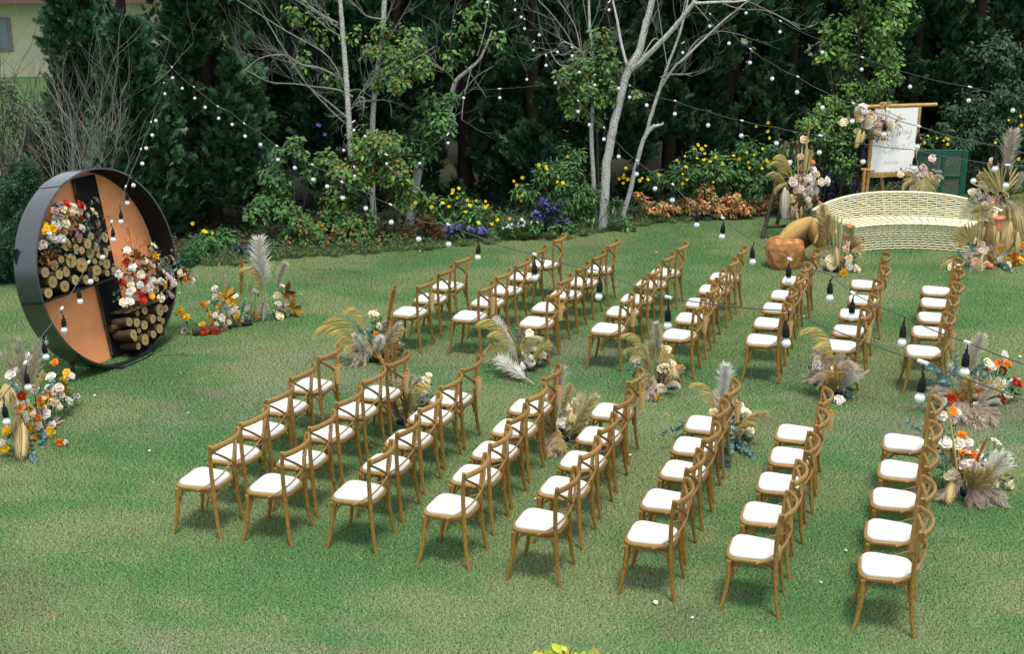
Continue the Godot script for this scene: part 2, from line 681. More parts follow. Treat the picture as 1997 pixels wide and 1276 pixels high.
func spray_mesh() -> ArrayMesh:   # a flattened frond of a cypress: many short scale-leaved twigs
	var mb := MB.new()
	for i in 9:
		var h := i / 9.0
		for s in [-1, 1]:
			var o := Vector3(0, h * 0.16, 0)
			var l := 0.10 * (1.05 - h * 0.75) * rf(0.8, 1.2)
			var d := Vector3(s * 0.75, 0.62, rf(-0.35, 0.35)).normalized()
			var side := Vector3(-d.y, d.x, 0) * rf(0.009, 0.015)
			var sh := rf(0.75, 1.2)
			var nn := Vector3(rf(-0.4, 0.4), 0.3, 1).normalized()
			var cc := Color(sh, sh, sh)
			var f := mb.add(o - side, nn, cc)
			mb.add(o + side, nn, cc)
			mb.add(o + d * l + Vector3(0, 0, -l * 0.2), nn, cc)
			mb.tri(f, f + 2, f + 1)
	return mb.mesh()
# ------------------------------------------------------------------ trees
func conifer(at: Vector3, height: float, radius: float, count: int, label: String, green: Color, skirt := 0.0, group := "conifers of the dark hedge") -> void:
	var t := thing("cypress_tree", label, "tree", at, 0.0, group)
	var tr := MB.new()
	tr.tube([Vector3(0, -0.1, 0), Vector3(rf(-0.05, 0.05), height * 0.35, 0), Vector3(rf(-0.1, 0.1), height * 0.92, 0)], [0.15, 0.12, 0.02], 8)
	part("trunk", tr.mesh(), M.dark_trunk, t)
	# the crown is made of upright plumes, each a bundle of sprays, set round the trunk
	var xf := []
	var cols := []
	var plumes := []
	for i in 70:
		var h := pow(rng.randf(), 0.85)
		var w := rf(0, TAU)
		var r := radius * (1.0 - h * 0.85) * rf(0.55, 1.0)
		var y := skirt + h * (height - skirt) * 0.95
		plumes.append([Vector3(cos(w) * r, y, sin(w) * r), rf(0.6, 1.2) * (1.1 - h * 0.5), rf(0.26, 0.5) * (1.05 - h * 0.4), rf(0.6, 1.35), w])
	for i in count:
		var p: Array = plumes[rng.randi() % plumes.size()]
		var u := rng.randf()
		var w := rf(0, TAU)
		var rr: float = p[2] * sin(PI * (0.12 + 0.88 * u)) * pow(rng.randf(), 0.35)
		var c: Vector3 = p[0]
		var out := Vector3(cos(w), 0, sin(w))
		var pos: Vector3 = c + out * rr + Vector3(0, (u - 0.35) * p[1], 0)
		if pos.y < skirt + 0.03:
			continue
		var dir := (Vector3.UP * rf(0.15, 1.0) + out * rf(0.4, 1.1) + Vector3(cos(p[4]), 0, sin(p[4])) * 0.3).normalized()
		var nn := (out * 0.8 + Vector3(0, 0.75, 0.35) + rdir() * 0.8)
		nn = (nn - dir * nn.dot(dir)).normalized()
		var s := rf(0.65, 1.3)
		xf.append(Transform3D(Basis(dir.cross(nn) * s, dir * s, nn * s), pos))
		var f: float = p[3] * rf(0.75, 1.3)
		cols.append(green * f)
	scatter("crown", spray, M.needle, xf, cols, t)

var spray: ArrayMesh
var leaf_big: ArrayMesh
var leaf_small: ArrayMesh
var leaf_fine: ArrayMesh
var leaf_long: ArrayMesh

func twigs(mb: MB, a: Vector3, dir: Vector3, len: float, r: float, depth: int, up: float) -> void:
	var pts := [a]
	var d := dir
	var p := a
	for i in 5:
		d = (d + rdir() * 0.16 + Vector3.UP * up * 0.1).normalized()
		p += d * len / 5.0
		pts.append(p)
	mb.tube(pts, [r, r * 0.9, r * 0.8, r * 0.65, r * 0.5, r * 0.35], 5 if r > 0.006 else 3, Color.WHITE * rf(0.7, 1.2), false)
	if depth <= 0:
		return
	for i in range(1, 6):
		if rng.randf() < 0.75:
			var q: Vector3 = pts[i]
			var nd := (d + rdir() * 0.75 + Vector3.UP * up * 0.25).normalized()
			twigs(mb, q, nd, len * rf(0.4, 0.7), r * 0.55, depth - 1, up)

func birch(called: String, label: String, trunks: Array, limbs: Array, mat_name := "birch", twig_depth := 1, group := "pale trunked trees in the planted border") -> void:
	var first: Array = rows(trunks[0])
	var base := Vector3(first[0][0], 0, first[0][2])
	var t := thing(called, label, "tree", base, 0.0, group)
	for k in trunks.size():
		var pts := []
		var rad := []
		for q in rows(trunks[k]):
			pts.append(Vector3(q[0], q[1], q[2]) - base)
			rad.append(q[3] * 0.9)
		if k == 0:
			pts.insert(0, Vector3(pts[0].x, -0.1, pts[0].z))
			rad.insert(0, rad[0] * 1.25)
		var fine_pts := curve(pts, 5)
		var fr := []
		for i in fine_pts.size():
			var f := float(i) / 5.0
			var i0 := mini(int(f), rad.size() - 1)
			fr.append(lerpf(rad[i0], rad[mini(i0 + 1, rad.size() - 1)], f - i0))
			fine_pts[i] += rdir() * fr[i] * 0.12
		var mb := MB.new()
		mb.tube(fine_pts, fr, 10)
		part("trunk" if k == 0 else "limb", mb.mesh(), M[mat_name], t)
	for s in limbs:
		var pts := []
		var rad := []
		for q in rows(s):
			pts.append(Vector3(q[0], q[1], q[2]) - base + rdir() * 0.02)
			rad.append(maxf(q[3] * 0.68, 0.0045))
		var fp := curve(pts, 4)
		var fr := []
		for i in fp.size():
			var f := float(i) / 4.0
			var i0 := mini(int(f), rad.size() - 1)
			fr.append(lerpf(rad[i0], rad[mini(i0 + 1, rad.size() - 1)], f - i0))
		var mb := MB.new()
		mb.tube(fp, fr, 6)
		if twig_depth > 0:
			for i in range(2, fp.size(), 2):
				if rng.randf() < 0.8:
					var along_d: Vector3 = (fp[i] - fp[i - 1]).normalized()
					twigs(mb, fp[i], (along_d + rdir() * 0.9 + Vector3.UP * 0.25).normalized(), rf(0.25, 0.8), maxf(fr[i] * 0.42, 0.0034), twig_depth, 0.6)
		part("branch", mb.mesh(), M.twig, t)

func build_trees() -> void:
	spray = spray_mesh()
	leaf_big = leaf_mesh(0.096, 0.050)
	leaf_small = leaf_mesh(0.07, 0.036)
	leaf_long = leaf_mesh(0.10, 0.03, 0.2)
	leaf_fine = cluster_mesh(9, 0.06, 0.016, 0.07)
	undergrowth()
	for q in CONIFERS:
		conifer(Vector3(q[0], 0, q[1]), q[2], q[3], q[4], q[6], Color(0.030, 0.086, 0.036) * q[5], q[7] if q.size() > 7 else 0.0)
	for i in 13:
		conifer(Vector3(-9.0 + i * 2.0 + rf(-0.3, 0.3), 0, -30.0 + rf(-0.6, 0.6)), rf(8.0, 9.5), 1.9, 6500, "dark conifer in the second line of the hedge, mostly hidden behind the first", Color(0.024, 0.066, 0.028))
	birch("birch_tree", "slender pale birch behind the dark shrub, paler of the twin stems nearest the round backdrop", TRUNKS.b1, LIMBS.b1, "birch", 2)
	birch("birch_tree", "pale birch with brown patches and leaves clothing its upper stem, inner of the twin stems", TRUNKS.b2, LIMBS.b2, "birch", 1)
	birch("leaning_tree", "lichen-covered trunk leaning over the border, wrapped in climbing leaves", TRUNKS.lean, LIMBS.lean, "birch", 1)
	birch("birch_tree", "stout white birch forking high up, thickest trunk at the edge of the lawn", TRUNKS.b3, LIMBS.b3, "birch", 1)
	birch("birch_tree", "thin upright pale stem standing beside the stout white birch", TRUNKS.b4, LIMBS.b4, "birch", 2)
	birch("birch_tree", "thin brown stem squeezed between the thin pale stem and the stout birch", TRUNKS.b5, [], "twig_dark", 0)
	birch("birch_tree", "thin pale trunk leaning away from the stout birch, with a cut stub", TRUNKS.b6, LIMBS.b6, "birch", 1)
	# bare shrubs behind the round backdrop
	for q in BARE:
		var t := thing("bare_shrub", q[4], "shrub", Vector3(q[0], 0, q[1]), 0.0, "bare twiggy shrubs by the hedge")
		for i in q[2]:
			var mb := MB.new()
			var w := rf(0, TAU)
			var lean := rf(0.05, 0.42)
			var o := Vector3(cos(w), 0, sin(w)) * rf(0.02, 0.28)
			twigs(mb, o, Vector3(cos(w) * lean + 0.08, 1, sin(w) * lean).normalized(), q[3] * rf(0.6, 1.1), rf(0.006, 0.013), 2, 0.7)
			part("stem", mb.mesh(), M.twig if q[5] else M.twig_dark, t)

# ------------------------------------------------------------------ bushes
func bush(called: String, label: String, category: String, clumps: String, mesh: ArrayMesh, per: int, tones: Array, upward := 0.4, group := "", blossoms := "", blossom_col := Color.WHITE, stems := true) -> Node3D:
	var cl := rows(clumps)
	var base := Vector3.ZERO
	for q in cl:
		base += Vector3(q[0], 0, q[2]) / cl.size()
	var t := thing(called, label, category, base, 0.0, group)
	var xf := []
	var cols := []
	for q in cl:
		var c := Vector3(q[0], q[1], q[2]) - base
		var r: float = q[3]
		var n := int(per * (1.45 if mesh == leaf_big else 1.0) * clampf(r * r / 0.16, 0.12, 3.0))
		var knots := []
		for i in 14:
			knots.append([rdir() * rf(0.35, 1.0), rf(0.7, 1.3)])
		for i in n:
			var kn: Array = knots[rng.randi() % 14]
			var d: Vector3 = kn[0] * 0.75 + rdir() * rf(0.1, 0.42)
			var p := c + Vector3(d.x * r, d.y * r * 0.95, d.z * r * 0.8)
			if p.y < 0.02:
				p.y = rf(0.02, 0.12)
			var face_n := (d.normalized() * 0.6 + Vector3.UP * upward + Vector3(0, 0, 0.25) + rdir() * 0.55).normalized()
			var along_y := (d.normalized() * 0.8 + rdir() * 0.7 - Vector3.UP * 0.25)
			along_y = (along_y - face_n * along_y.dot(face_n)).normalized()
			var s := rf(0.65, 1.25)
			xf.append(Transform3D(Basis(along_y.cross(face_n) * s, along_y * s, face_n * s), p))
			var tone: Color = tones[rng.randi() % tones.size()]
			cols.append(tone * kn[1] * rf(0.75, 1.25))
	scatter("foliage", mesh, M.leaf, xf, cols, t)
	if stems:
		for i in cl.size():
			var c := Vector3(cl[i][0], cl[i][1], cl[i][2]) - base
			var mb := MB.new()
			var foot := Vector3(c.x * 0.35, 0, c.z * 0.35)
			mb.tube(curve([foot, foot.lerp(c, 0.5) + rdir() * 0.06, c + rdir() * 0.05], 4), [0.016, 0.012, 0.009, 0.007], 5, Color.WHITE, false)
			for k in 5:
				mb.tube([foot.lerp(c, rf(0.6, 1.0)), c + rdir() * cl[i][3] * 0.9], [0.006, 0.003], 4, Color.WHITE, false)
			part("stem", mb.mesh(), M.twig_dark, t)
	return t

func daisy_heads(t: Node3D, s: String) -> void:
	for q in rows(s):
		var p := Vector3(q[0], q[1], q[2]) - t.position
		var dir := (Vector3(0, 0.55, 1) + rdir() * 0.6).normalized()
		var x := dir.cross(rdir()).normalized()
		var k := rf(0.55, 0.9)
		part("flower", flower_meshes[3], M.flower_g, t, Transform3D(Basis(x * k, dir * k, x.cross(dir) * k), p))

func blossoms(t: Node3D, clumps: String, per: int, col: Array, size: float, mesh: ArrayMesh) -> void:
	var xf := []
	var cols := []
	for q in rows(clumps):
		var c := Vector3(q[0], q[1], q[2]) - t.position
		for i in per:
			var d := rdir()
			d.y = absf(d.y)
			d.z = absf(d.z) * 0.8 - 0.1
			var p: Vector3 = c + d * q[3] * rf(0.75, 1.1)
			p.y = maxf(p.y, 0.05)
			var dir := (d + Vector3(0, 0.3, 0.6) + rdir() * 0.4).normalized()
			var x := dir.cross(rdir()).normalized()
			var s := size * rf(0.7, 1.3)
			xf.append(Transform3D(Basis(x * s, dir * s, x.cross(dir) * s), p))
			cols.append(col[rng.randi() % col.size()] * rf(0.8, 1.2))
	scatter("blossom", mesh, M.petal, xf, cols, t, true)

func build_bushes() -> void:
	make_flower_meshes()
	var g_mid := [Color(0.050, 0.135, 0.038), Color(0.068, 0.18, 0.05), Color(0.04, 0.105, 0.04), Color(0.095, 0.21, 0.045)]
	var g_young := g_mid + [Color(0.10, 0.21, 0.035), Color(0.13, 0.20, 0.03), Color(0.16, 0.13, 0.035)]
	var g_bright := [Color(0.075, 0.19, 0.035), Color(0.11, 0.25, 0.045), Color(0.05, 0.13, 0.03), Color(0.17, 0.27, 0.04), Color(0.08, 0.17, 0.05)]
	var g_dark := [Color(0.022, 0.062, 0.026), Color(0.03, 0.08, 0.032), Color(0.036, 0.085, 0.04)]
	var g_blue := [Color(0.034, 0.10, 0.05), Color(0.045, 0.125, 0.06), Color(0.03, 0.085, 0.045)]
	bush("leafy_shrub", "broad-leaved green shrub with pendant leaves behind the pampas arrangement near the round backdrop", "shrub", CLUMPS.leafA, leaf_big, 330, g_mid, 0.5)
	var shrub_b := bush("leafy_shrub", "large green and bronze leaved shrub at the foot of the twin birches", "shrub", CLUMPS.leafB, leaf_big, 330, g_young, 0.5)
	for q in rows(DAISIES.purple):
		part("flower", star_mesh(), M.violet, shrub_b, Transform3D(Basis(Vector3.RIGHT, 1.2).scaled(Vector3.ONE * 0.036), Vector3(q[0], q[1], q[2]) - shrub_b.position))
	bush("climbing_plant", "green and bronze leaves clothing the upper stem of the inner twin birch", "climber", CLUMPS.leafC, leaf_big, 260, g_young, 0.4, "", "", Color.WHITE, false)
	bush("climbing_plant", "dark green climber wrapped round the leaning lichen trunk", "climber", CLUMPS.leafD, leaf_big, 300, g_mid, 0.5, "", "", Color.WHITE, false)
	bush("climbing_plant", "yellow-green leafy growth around the thin stem beside the stout birch", "climber", CLUMPS.leafE, leaf_big, 240, g_young, 0.45, "", "", Color.WHITE, false)
	bush("climbing_plant", "sparse light green leaves among the bare branches of the twin birches", "climber", CLUMPS.leafF, leaf_big, 60, g_bright, 0.5, "", "", Color.WHITE, false)
	bush("feathery_shrub", "fern-like green shrub at the foot of the stout white birch", "shrub", CLUMPS.fern, leaf_long, 520, g_mid, 0.4)
	bush("bright_leaved_tree", "bright yellow-green broad-leaved tree rising above the welcome sign", "tree", CLUMPS.citrus, leaf_big, 170, g_bright, 0.5)
	bush("bright_leaved_shrub", "yellow-green shrub between the bright tree and the welcome sign flowers", "shrub", CLUMPS.citrusl, leaf_small, 330, g_bright, 0.5)
	bush("glossy_shrub", "glossy mid-green shrub behind the tall flower frame, beside the sign post", "shrub", CLUMPS.mock, leaf_small, 430, g_mid + g_bright, 0.5)
	bush("dark_leaved_shrub", "tall dark broad-leaved shrub behind the green window frame", "shrub", CLUMPS.darkr, leaf_big, 190, g_dark, 0.4)
	var d := bush("daisy_bush", "yellow daisy bush in the border below the leaning lichen trunk", "bush", CLUMPS.daisyA, leaf_long, 420, g_mid, 0.5, "yellow daisy bushes in the border")
	daisy_heads(d, DAISIES.daisyA)
	d = bush("daisy_bush", "yellow daisy bush in shade between the leaning trunk and the stout birch", "bush", CLUMPS.daisyB, leaf_long, 420, g_mid, 0.5, "yellow daisy bushes in the border")
	daisy_heads(d, DAISIES.daisyB)
	d = bush("daisy_bush", "broad yellow daisy bush just past the stout birch, above the copper foliage", "bush", CLUMPS.daisyC, leaf_long, 420, g_mid, 0.5, "yellow daisy bushes in the border")
	daisy_heads(d, DAISIES.daisyC)
	d = bush("daisy_bush", "yellow daisy bush above the small copper plants by the flower frame", "bush", CLUMPS.daisyD, leaf_long, 420, g_mid, 0.5, "yellow daisy bushes in the border")
	daisy_heads(d, DAISIES.daisyD)
	d = bush("daisy_bush", "small yellow daisy bush directly behind the tan arching plumes of the flower frame", "bush", CLUMPS.daisyE, leaf_long, 420, g_mid, 0.5, "yellow daisy bushes in the border")
	daisy_heads(d, DAISIES.daisyE)
	d = bush("daisy_bush", "yellow daisy bush peeping over the green window frame", "bush", CLUMPS.daisyF, leaf_long, 420, g_dark, 0.5, "yellow daisy bushes in the border")
	daisy_heads(d, DAISIES.daisyF)
	d = bush("daisy_bush", "dark bush with scattered yellow daisies above the tall palm fan", "bush", CLUMPS.daisyG, leaf_long, 420, g_dark, 0.5, "yellow daisy bushes in the border")
	daisy_heads(d, DAISIES.daisyG)
	d = bush("daisy_bush", "low bright green bush with few yellow flowers next to the round backdrop", "bush", CLUMPS.leftdaisy, leaf_long, 520, [Color(0.045, 0.14, 0.04), Color(0.06, 0.18, 0.05)], 0.5, "yellow daisy bushes in the border")
	daisy_heads(d, DAISIES.leftdaisy)
	bush("grassy_bush", "small rounded feathery green bush at the rim of the round backdrop", "bush", CLUMPS.roundbush, leaf_fine, 520, [Color(0.045, 0.15, 0.05)], 0.5)
	bush("green_shrub", "dark feathery green shrub leaning against the outer side of the round backdrop", "shrub", CLUMPS.shrubL1, leaf_fine, 620, g_blue, 0.4)
	bush("green_shrub", "pale green low growth among the bare twigs behind the round backdrop", "shrub", CLUMPS.shrubL2, leaf_long, 260, [Color(0.06, 0.13, 0.06), Color(0.09, 0.15, 0.07)], 0.4)
	bush("copper_plant", "low copper-orange foliage strip along the lawn edge below the daisies", "plant", CLUMPS.copper, leaf_small, 1000, [Color(0.62, 0.22, 0.10), Color(0.55, 0.24, 0.10), Color(0.70, 0.32, 0.17), Color(0.26, 0.22, 0.06), Color(0.10, 0.17, 0.05)], 0.9, "", "", Color.WHITE, false)
	bush("copper_plant", "small copper-orange plants beside the dark leg of the flower frame", "plant", CLUMPS.copper2, leaf_small, 900, [Color(0.60, 0.22, 0.10), Color(0.48, 0.24, 0.10), Color(0.10, 0.17, 0.05)], 0.9, "", "", Color.WHITE, false)
	bush("copper_plant", "rust-brown low plants under the leafy shrub of the twin birches", "plant", CLUMPS.copperL, leaf_fine, 1000, [Color(0.20, 0.075, 0.025), Color(0.10, 0.09, 0.03)], 0.5, "", "", Color.WHITE, false)
	var star := star_mesh()
	for q in [["blueA", "violet-blue flowering plant at the lawn edge beside the stout birch"], ["blueB", "violet-blue flower bank behind the wicker bench"], ["blueC", "small patch of blue flowers behind the pampas arrangement near the round backdrop"], ["blueD", "low blue flowers under the daisies below the leaning trunk"]]:
		d = bush("blue_flower_plant", q[1], "flowering plant", CLUMPS[q[0]], leaf_fine, 900, [Color(0.025, 0.065, 0.035), Color(0.03, 0.085, 0.04), Color(0.05, 0.06, 0.10)], 0.5, "violet-blue flowers in the border", "", Color.WHITE, false)
		blossoms(d, CLUMPS[q[0]], 26 if q[0] == "blueB" else 16, [Color(0.09, 0.09, 0.38), Color(0.14, 0.11, 0.42), Color(0.2, 0.16, 0.5)], 0.028, star)
	d = bush("white_flower_plant", "low white flowering plants dotted along the lawn edge", "flowering plant", CLUMPS.whiteF, leaf_fine, 800, g_mid, 0.5, "", "", Color.WHITE, false)
	blossoms(d, CLUMPS.whiteF, 9, [Color(0.75, 0.75, 0.75)], 0.03, star)
	d = bush("ground_cover", "low leafy cover with red flowers between the shrubs and the lawn", "ground cover", CLUMPS.lowred, leaf_small, 520, g_mid + [Color(0.10, 0.08, 0.03)], 0.6, "", "", Color.WHITE, false)
	blossoms(d, CLUMPS.lowred, 3, [Color(0.34, 0.05, 0.02), Color(0.42, 0.13, 0.02)], 0.028, star)
	bush("ground_cover", "low green leaves along the lawn edge from the leaning trunk to the stout birch", "ground cover", CLUMPS.lowgreen, leaf_small, 620, g_mid, 0.6, "", "", Color.WHITE, false)
	bush("golden_shrub", "top of a blurred yellow-green shrub just below the viewpoint", "shrub", CLUMPS.nearbush, leaf_small, 2600, [Color(0.30, 0.36, 0.02), Color(0.42, 0.45, 0.02), Color(0.36, 0.26, 0.03), Color(0.16, 0.26, 0.03)], 0.8)
	for q in [[1, GARDEN_STAKES[0], "thin grey stake in the border between the copper plants"], [2, GARDEN_STAKES[1], "thin grey stake in the border below the leaning trunk"]]:
		var s := thing("garden_stake", q[2], "stake", Vector3(q[1][0], 0, q[1][1]))
		var mb := MB.new()
		mb.tube([Vector3(0, 0, 0), Vector3(0, 0.42, 0)], [0.022, 0.022], 8)
		part("post", mb.mesh(), M.metal, s)
		var cp := MB.new()
		cp.lathe([Vector2(0.0, 0.40), Vector2(0.03, 0.41), Vector2(0.03, 0.5), Vector2(0.0, 0.52)], 10)
		part("cap", cp.mesh(), M.green_paint, s)

func star_mesh() -> ArrayMesh:
	var mb := MB.new()
	for i in 5:
		var w := TAU * i / 5
		var a := Vector3(cos(w - 0.5) * 0.6, 0.1, sin(w - 0.5) * 0.6)
		var b := Vector3(cos(w) * 1.0, 0.25, sin(w) * 1.0)
		var c := Vector3(cos(w + 0.5) * 0.6, 0.1, sin(w + 0.5) * 0.6)
		mb.face([Vector3.ZERO, c, b, a])
	return mb.mesh()
# ------------------------------------------------------------------ round backdrop
const DISC_R := 1.203

func build_backdrop() -> void:
	var n := Vector3(sin(1.157) * cos(0.157), sin(0.157), cos(1.157) * cos(0.157))
	var r := Vector3(cos(1.157), 0, -sin(1.157))
	var u := n.cross(r)
	disc_xf = Transform3D(Basis(r, u, n), Vector3(-4.835, 1.187, -15.128))
	var foot := Vector3(-4.835, 0, -15.128)
	var t := thing("round_backdrop", "large round black backdrop with apricot panels, log shelf and black bar", "backdrop", foot)
	var local := Transform3D(Basis(), -foot) * disc_xf
	# ring: a band of sheet metal, front lip and back lip
	var ring := MB.new()
	var seg := 96
	var first := 0
	var lining := MB.new()
	for layer in [[DISC_R, -0.335, 1.0], [DISC_R, 0.0, 1.0]]:
		for i in seg + 1:
			var w := TAU * i / seg
			ring.add(local * Vector3(layer[0] * cos(w), layer[0] * sin(w), layer[1]), local.basis * Vector3(cos(w), sin(w), 0) * layer[2], Color.WHITE)
	for i in seg:
		var a := i
		var b := seg + 1 + i
		ring.tri(a, a + 1, b + 1)
		ring.tri(a, b + 1, b)
	for i in seg:
		var w0 := TAU * i / seg
		var w1 := TAU * (i + 1) / seg
		var p := []
		for q in [[DISC_R - 0.022, w0], [DISC_R, w0], [DISC_R, w1], [DISC_R - 0.022, w1]]:
			p.append(local * Vector3(q[0] * cos(q[1]), q[0] * sin(q[1]), 0.0))
		ring.face(p)
	for layer in [0.0, -0.335]:
		for i in seg + 1:
			var w := TAU * i / seg
			lining.add(local * Vector3((DISC_R - 0.022) * cos(w), (DISC_R - 0.022) * sin(w), layer), local.basis * Vector3(-cos(w), -sin(w), 0), Color.WHITE)
	for i in seg:
		lining.tri(i, i + 1, seg + 2 + i)
		lining.tri(i, seg + 2 + i, seg + 1 + i)
	part("ring", ring.mesh(), M.ring, t)
	part("ring_lining", lining.mesh(), M.black_matt, t)
	var strap := MB.new()   # overlapped joint of the band near the top
	for i in 6:
		var w0 := 1.90 + 0.02 * i
		var w1 := w0 + 0.02
		var rr := DISC_R + 0.006
		strap.face([local * Vector3(rr * cos(w0), rr * sin(w0), 0.0), local * Vector3(rr * cos(w1), rr * sin(w1), 0.0), local * Vector3(rr * cos(w1), rr * sin(w1), -0.335), local * Vector3(rr * cos(w0), rr * sin(w0), -0.335)])
	part("joint_strap", strap.mesh(), M.ring, t)
	# back board, apricot, in one sheet with thickness; black bar in front of it
	var board := MB.new()
	var rb := DISC_R - 0.024
	for side in [[-0.33, 1], [-0.345, -1]]:
		var ctr := board.add(local * Vector3(0, 0, side[0]), local.basis.z * side[1], Color.WHITE)
		for i in 64:
			var w := TAU * i / 64
			board.add(local * Vector3(rb * cos(w), rb * sin(w), side[0]), local.basis.z * side[1], Color.WHITE)
		for i in 64:
			var a := ctr + 1 + i
			var b := ctr + 1 + (i + 1) % 64
			if side[1] > 0:
				board.tri(ctr, a, b)
			else:
				board.tri(ctr, b, a)
	part("panel", board.mesh(), M.apricot, t)
	var bar := MB.new()
	bar.box(Vector3(0.37, 2.24, 0.03), local * Transform3D(Basis(), Vector3(0.19, -0.02, -0.30)))
	part("vertical_bar", bar.mesh(), M.black_matt, t)
	var edge := MB.new()
	edge.box(Vector3(0.012, 2.2, 0.03), local * Transform3D(Basis(), Vector3(-0.003, 0.0, -0.298)))
	part("bar_edging", edge.mesh(), M.grey_wood, t)
	var sh := MB.new()
	sh.box(Vector3(1.32, 0.025, 0.30), local * Transform3D(Basis(), Vector3(-0.55, -0.135, -0.165)))
	part("log_shelf", sh.mesh(), M.black, t)
	var bx := MB.new()   # dark box behind the flowers and logs
	bx.box(Vector3(1.16, 0.6, 0.02), local * Transform3D(Basis(), Vector3(-0.58, 0.19, -0.30)))
	part("shelf_back", bx.mesh(), M.black_matt, t)
	var sh2 := MB.new()
	sh2.box(Vector3(0.72, 0.022, 0.30), local * Transform3D(Basis(Vector3(0, 0, 1), -0.01), Vector3(0.46, -0.60, -0.16)), Color.WHITE, 0.004)
	part("flower_shelf", sh2.mesh(), M.grey_wood, t)
	var low := MB.new()
	low.box(Vector3(0.95, 0.55, 0.02), local * Transform3D(Basis(), Vector3(0.52, -0.85, -0.30)))
	part("lower_back", low.mesh(), M.black_matt, t)
	# metal feet: two bent rods under the ring
	for s in [-0.75, 0.1]:
		var fm := MB.new()
		var pts := []
		for i in 9:
			var w: float = -PI * 0.5 + s * 0.6 + (i - 4) * 0.10
			pts.append(local * Vector3((DISC_R + 0.02 + 0.05 * sin(i * 0.8)) * cos(w), (DISC_R + 0.02) * sin(w), 0.06))
		for p in pts.size():
			pts[p].y = maxf(pts[p].y, 0.012)
		fm.tube(pts, [0.010], 6)
		part("foot_rod", fm.mesh(), M.black, t)
	# short stake in front of the ring
	var st := thing("wooden_stake", "short grey wooden stake stuck in the grass under the round backdrop", "stake", Vector3(-5.27, 0, -14.62), 0.3)
	var sm := MB.new()
	sm.tube([Vector3(0, -0.05, 0), Vector3(0.01, 0.12, 0), Vector3(0.0, 0.26, 0.01)], [0.034, 0.031, 0.033], 9)
	part("shaft", sm.mesh(), M.bark, st)
	# logs, packed in the shelf and in the lower corner
	var placed := []
	for q in [[-0.60, 0.22, 0.085], [-0.44, 0.13, 0.092], [-0.98, 0.06, 0.075], [-0.60, 0.41, 0.072], [-0.24, 0.02, 0.07], [-0.79, -0.04, 0.07], [-0.30, 0.36, 0.065], [-0.03, 0.05, 0.07]]:
		placed.append(q)
	pack(placed, -1.08, 0.085, -0.118, 0.47, 460, 0.030, 0.066, 0)
	for q in placed:
		add_log(q, 0.26, -0.155, log_label(q, placed, -0.118, "upper shelf"), "logs stacked in the upper shelf")
	var lower := [[0.70, -0.72, 0.085], [0.29, -1.00, 0.075]]
	pack(lower, 0.06, 0.86, -1.09, -0.66, 260, 0.034, 0.06, 1)
	for q in lower:
		add_log(q, 0.26, -0.15 + rf(-0.05, 0.05), log_label(q, lower, -1.09, "lower stack"), "logs stacked in the lower corner")
	for q in [[0.45, -0.72, 0.055, 0.5], [0.20, -0.76, 0.045, 0.42]]:
		var lg := thing("cut_log", "dark barked log lying lengthwise on the lower stack, %s" % ("longer and higher" if q[0] > 0.4 else "shorter, beside the black bar"), "log", disc_xf * Vector3(q[0], q[1], -0.2), 0.0)
		var m := MB.new()
		var d := disc_xf.basis * Vector3(1, 0.05, 0.1)
		m.tube([-d * q[3] * 0.5, d * 0.02, d * q[3] * 0.5], [q[2], q[2] * 1.04, q[2]], 10)
		part("bark", m.mesh(), M.bark, lg)
	var fallen := thing("cut_log", "brown log lying on the grass beside the round backdrop", "log", Vector3(-4.02, 0.055, -16.2), 0.35)
	var fm2 := MB.new()
	fm2.tube([Vector3(-0.17, 0, 0), Vector3(0, 0.005, 0), Vector3(0.17, 0, 0)], [0.055, 0.058, 0.054], 12)
	part("bark", fm2.mesh(), M.bark, fallen)

func log_label(q: Array, all: Array, floor_b: float, where: String) -> String:
	# courses of about a log's height, counted from the bottom; within a course counted from the black ring's outer side towards the lawn
	var course := int((q[1] - floor_b) / 0.115)
	var nth := 1
	for o in all:
		if int((o[1] - floor_b) / 0.115) == course and o[0] < q[0]:
			nth += 1
	var size: String = "thick" if q[2] > 0.07 else ("slim" if q[2] < 0.045 else "medium")
	var c: String = ["bottom", "second", "third", "fourth", "fifth", "sixth"][mini(course, 5)]
	var words := ["", "first", "second", "third", "fourth", "fifth", "sixth", "seventh", "eighth", "ninth", "tenth", "eleventh", "twelfth"]
	return "%s cut log, %s course of the backdrop's %s, %s from the shrub side" % [size, c, where, words[mini(nth, 12)]]

var disc_xf := Transform3D()

func pack(placed: Array, a0: float, a1: float, b0: float, b1: float, tries: int, r0: float, r1: float, mode: int) -> void:
	for i in tries:
		var r := lerpf(r1, r0, float(i) / tries) * rf(0.92, 1.05)
		var p := [rf(a0, a1), rf(b0, b1), r]
		if p[1] - r < b0 or sqrt(p[0] * p[0] + p[1] * p[1]) + r > DISC_R - 0.03:
			continue
		if mode == 0 and p[1] + r > (0.30 if p[0] < -0.74 else 0.50 - 0.10 * absf(p[0])):
			continue
		var ok := true
		for q in placed:
			if Vector2(p[0] - q[0], p[1] - q[1]).length() < (p[2] + q[2]) * 0.985:
				ok = false
				break
		if ok:
			placed.append(p)

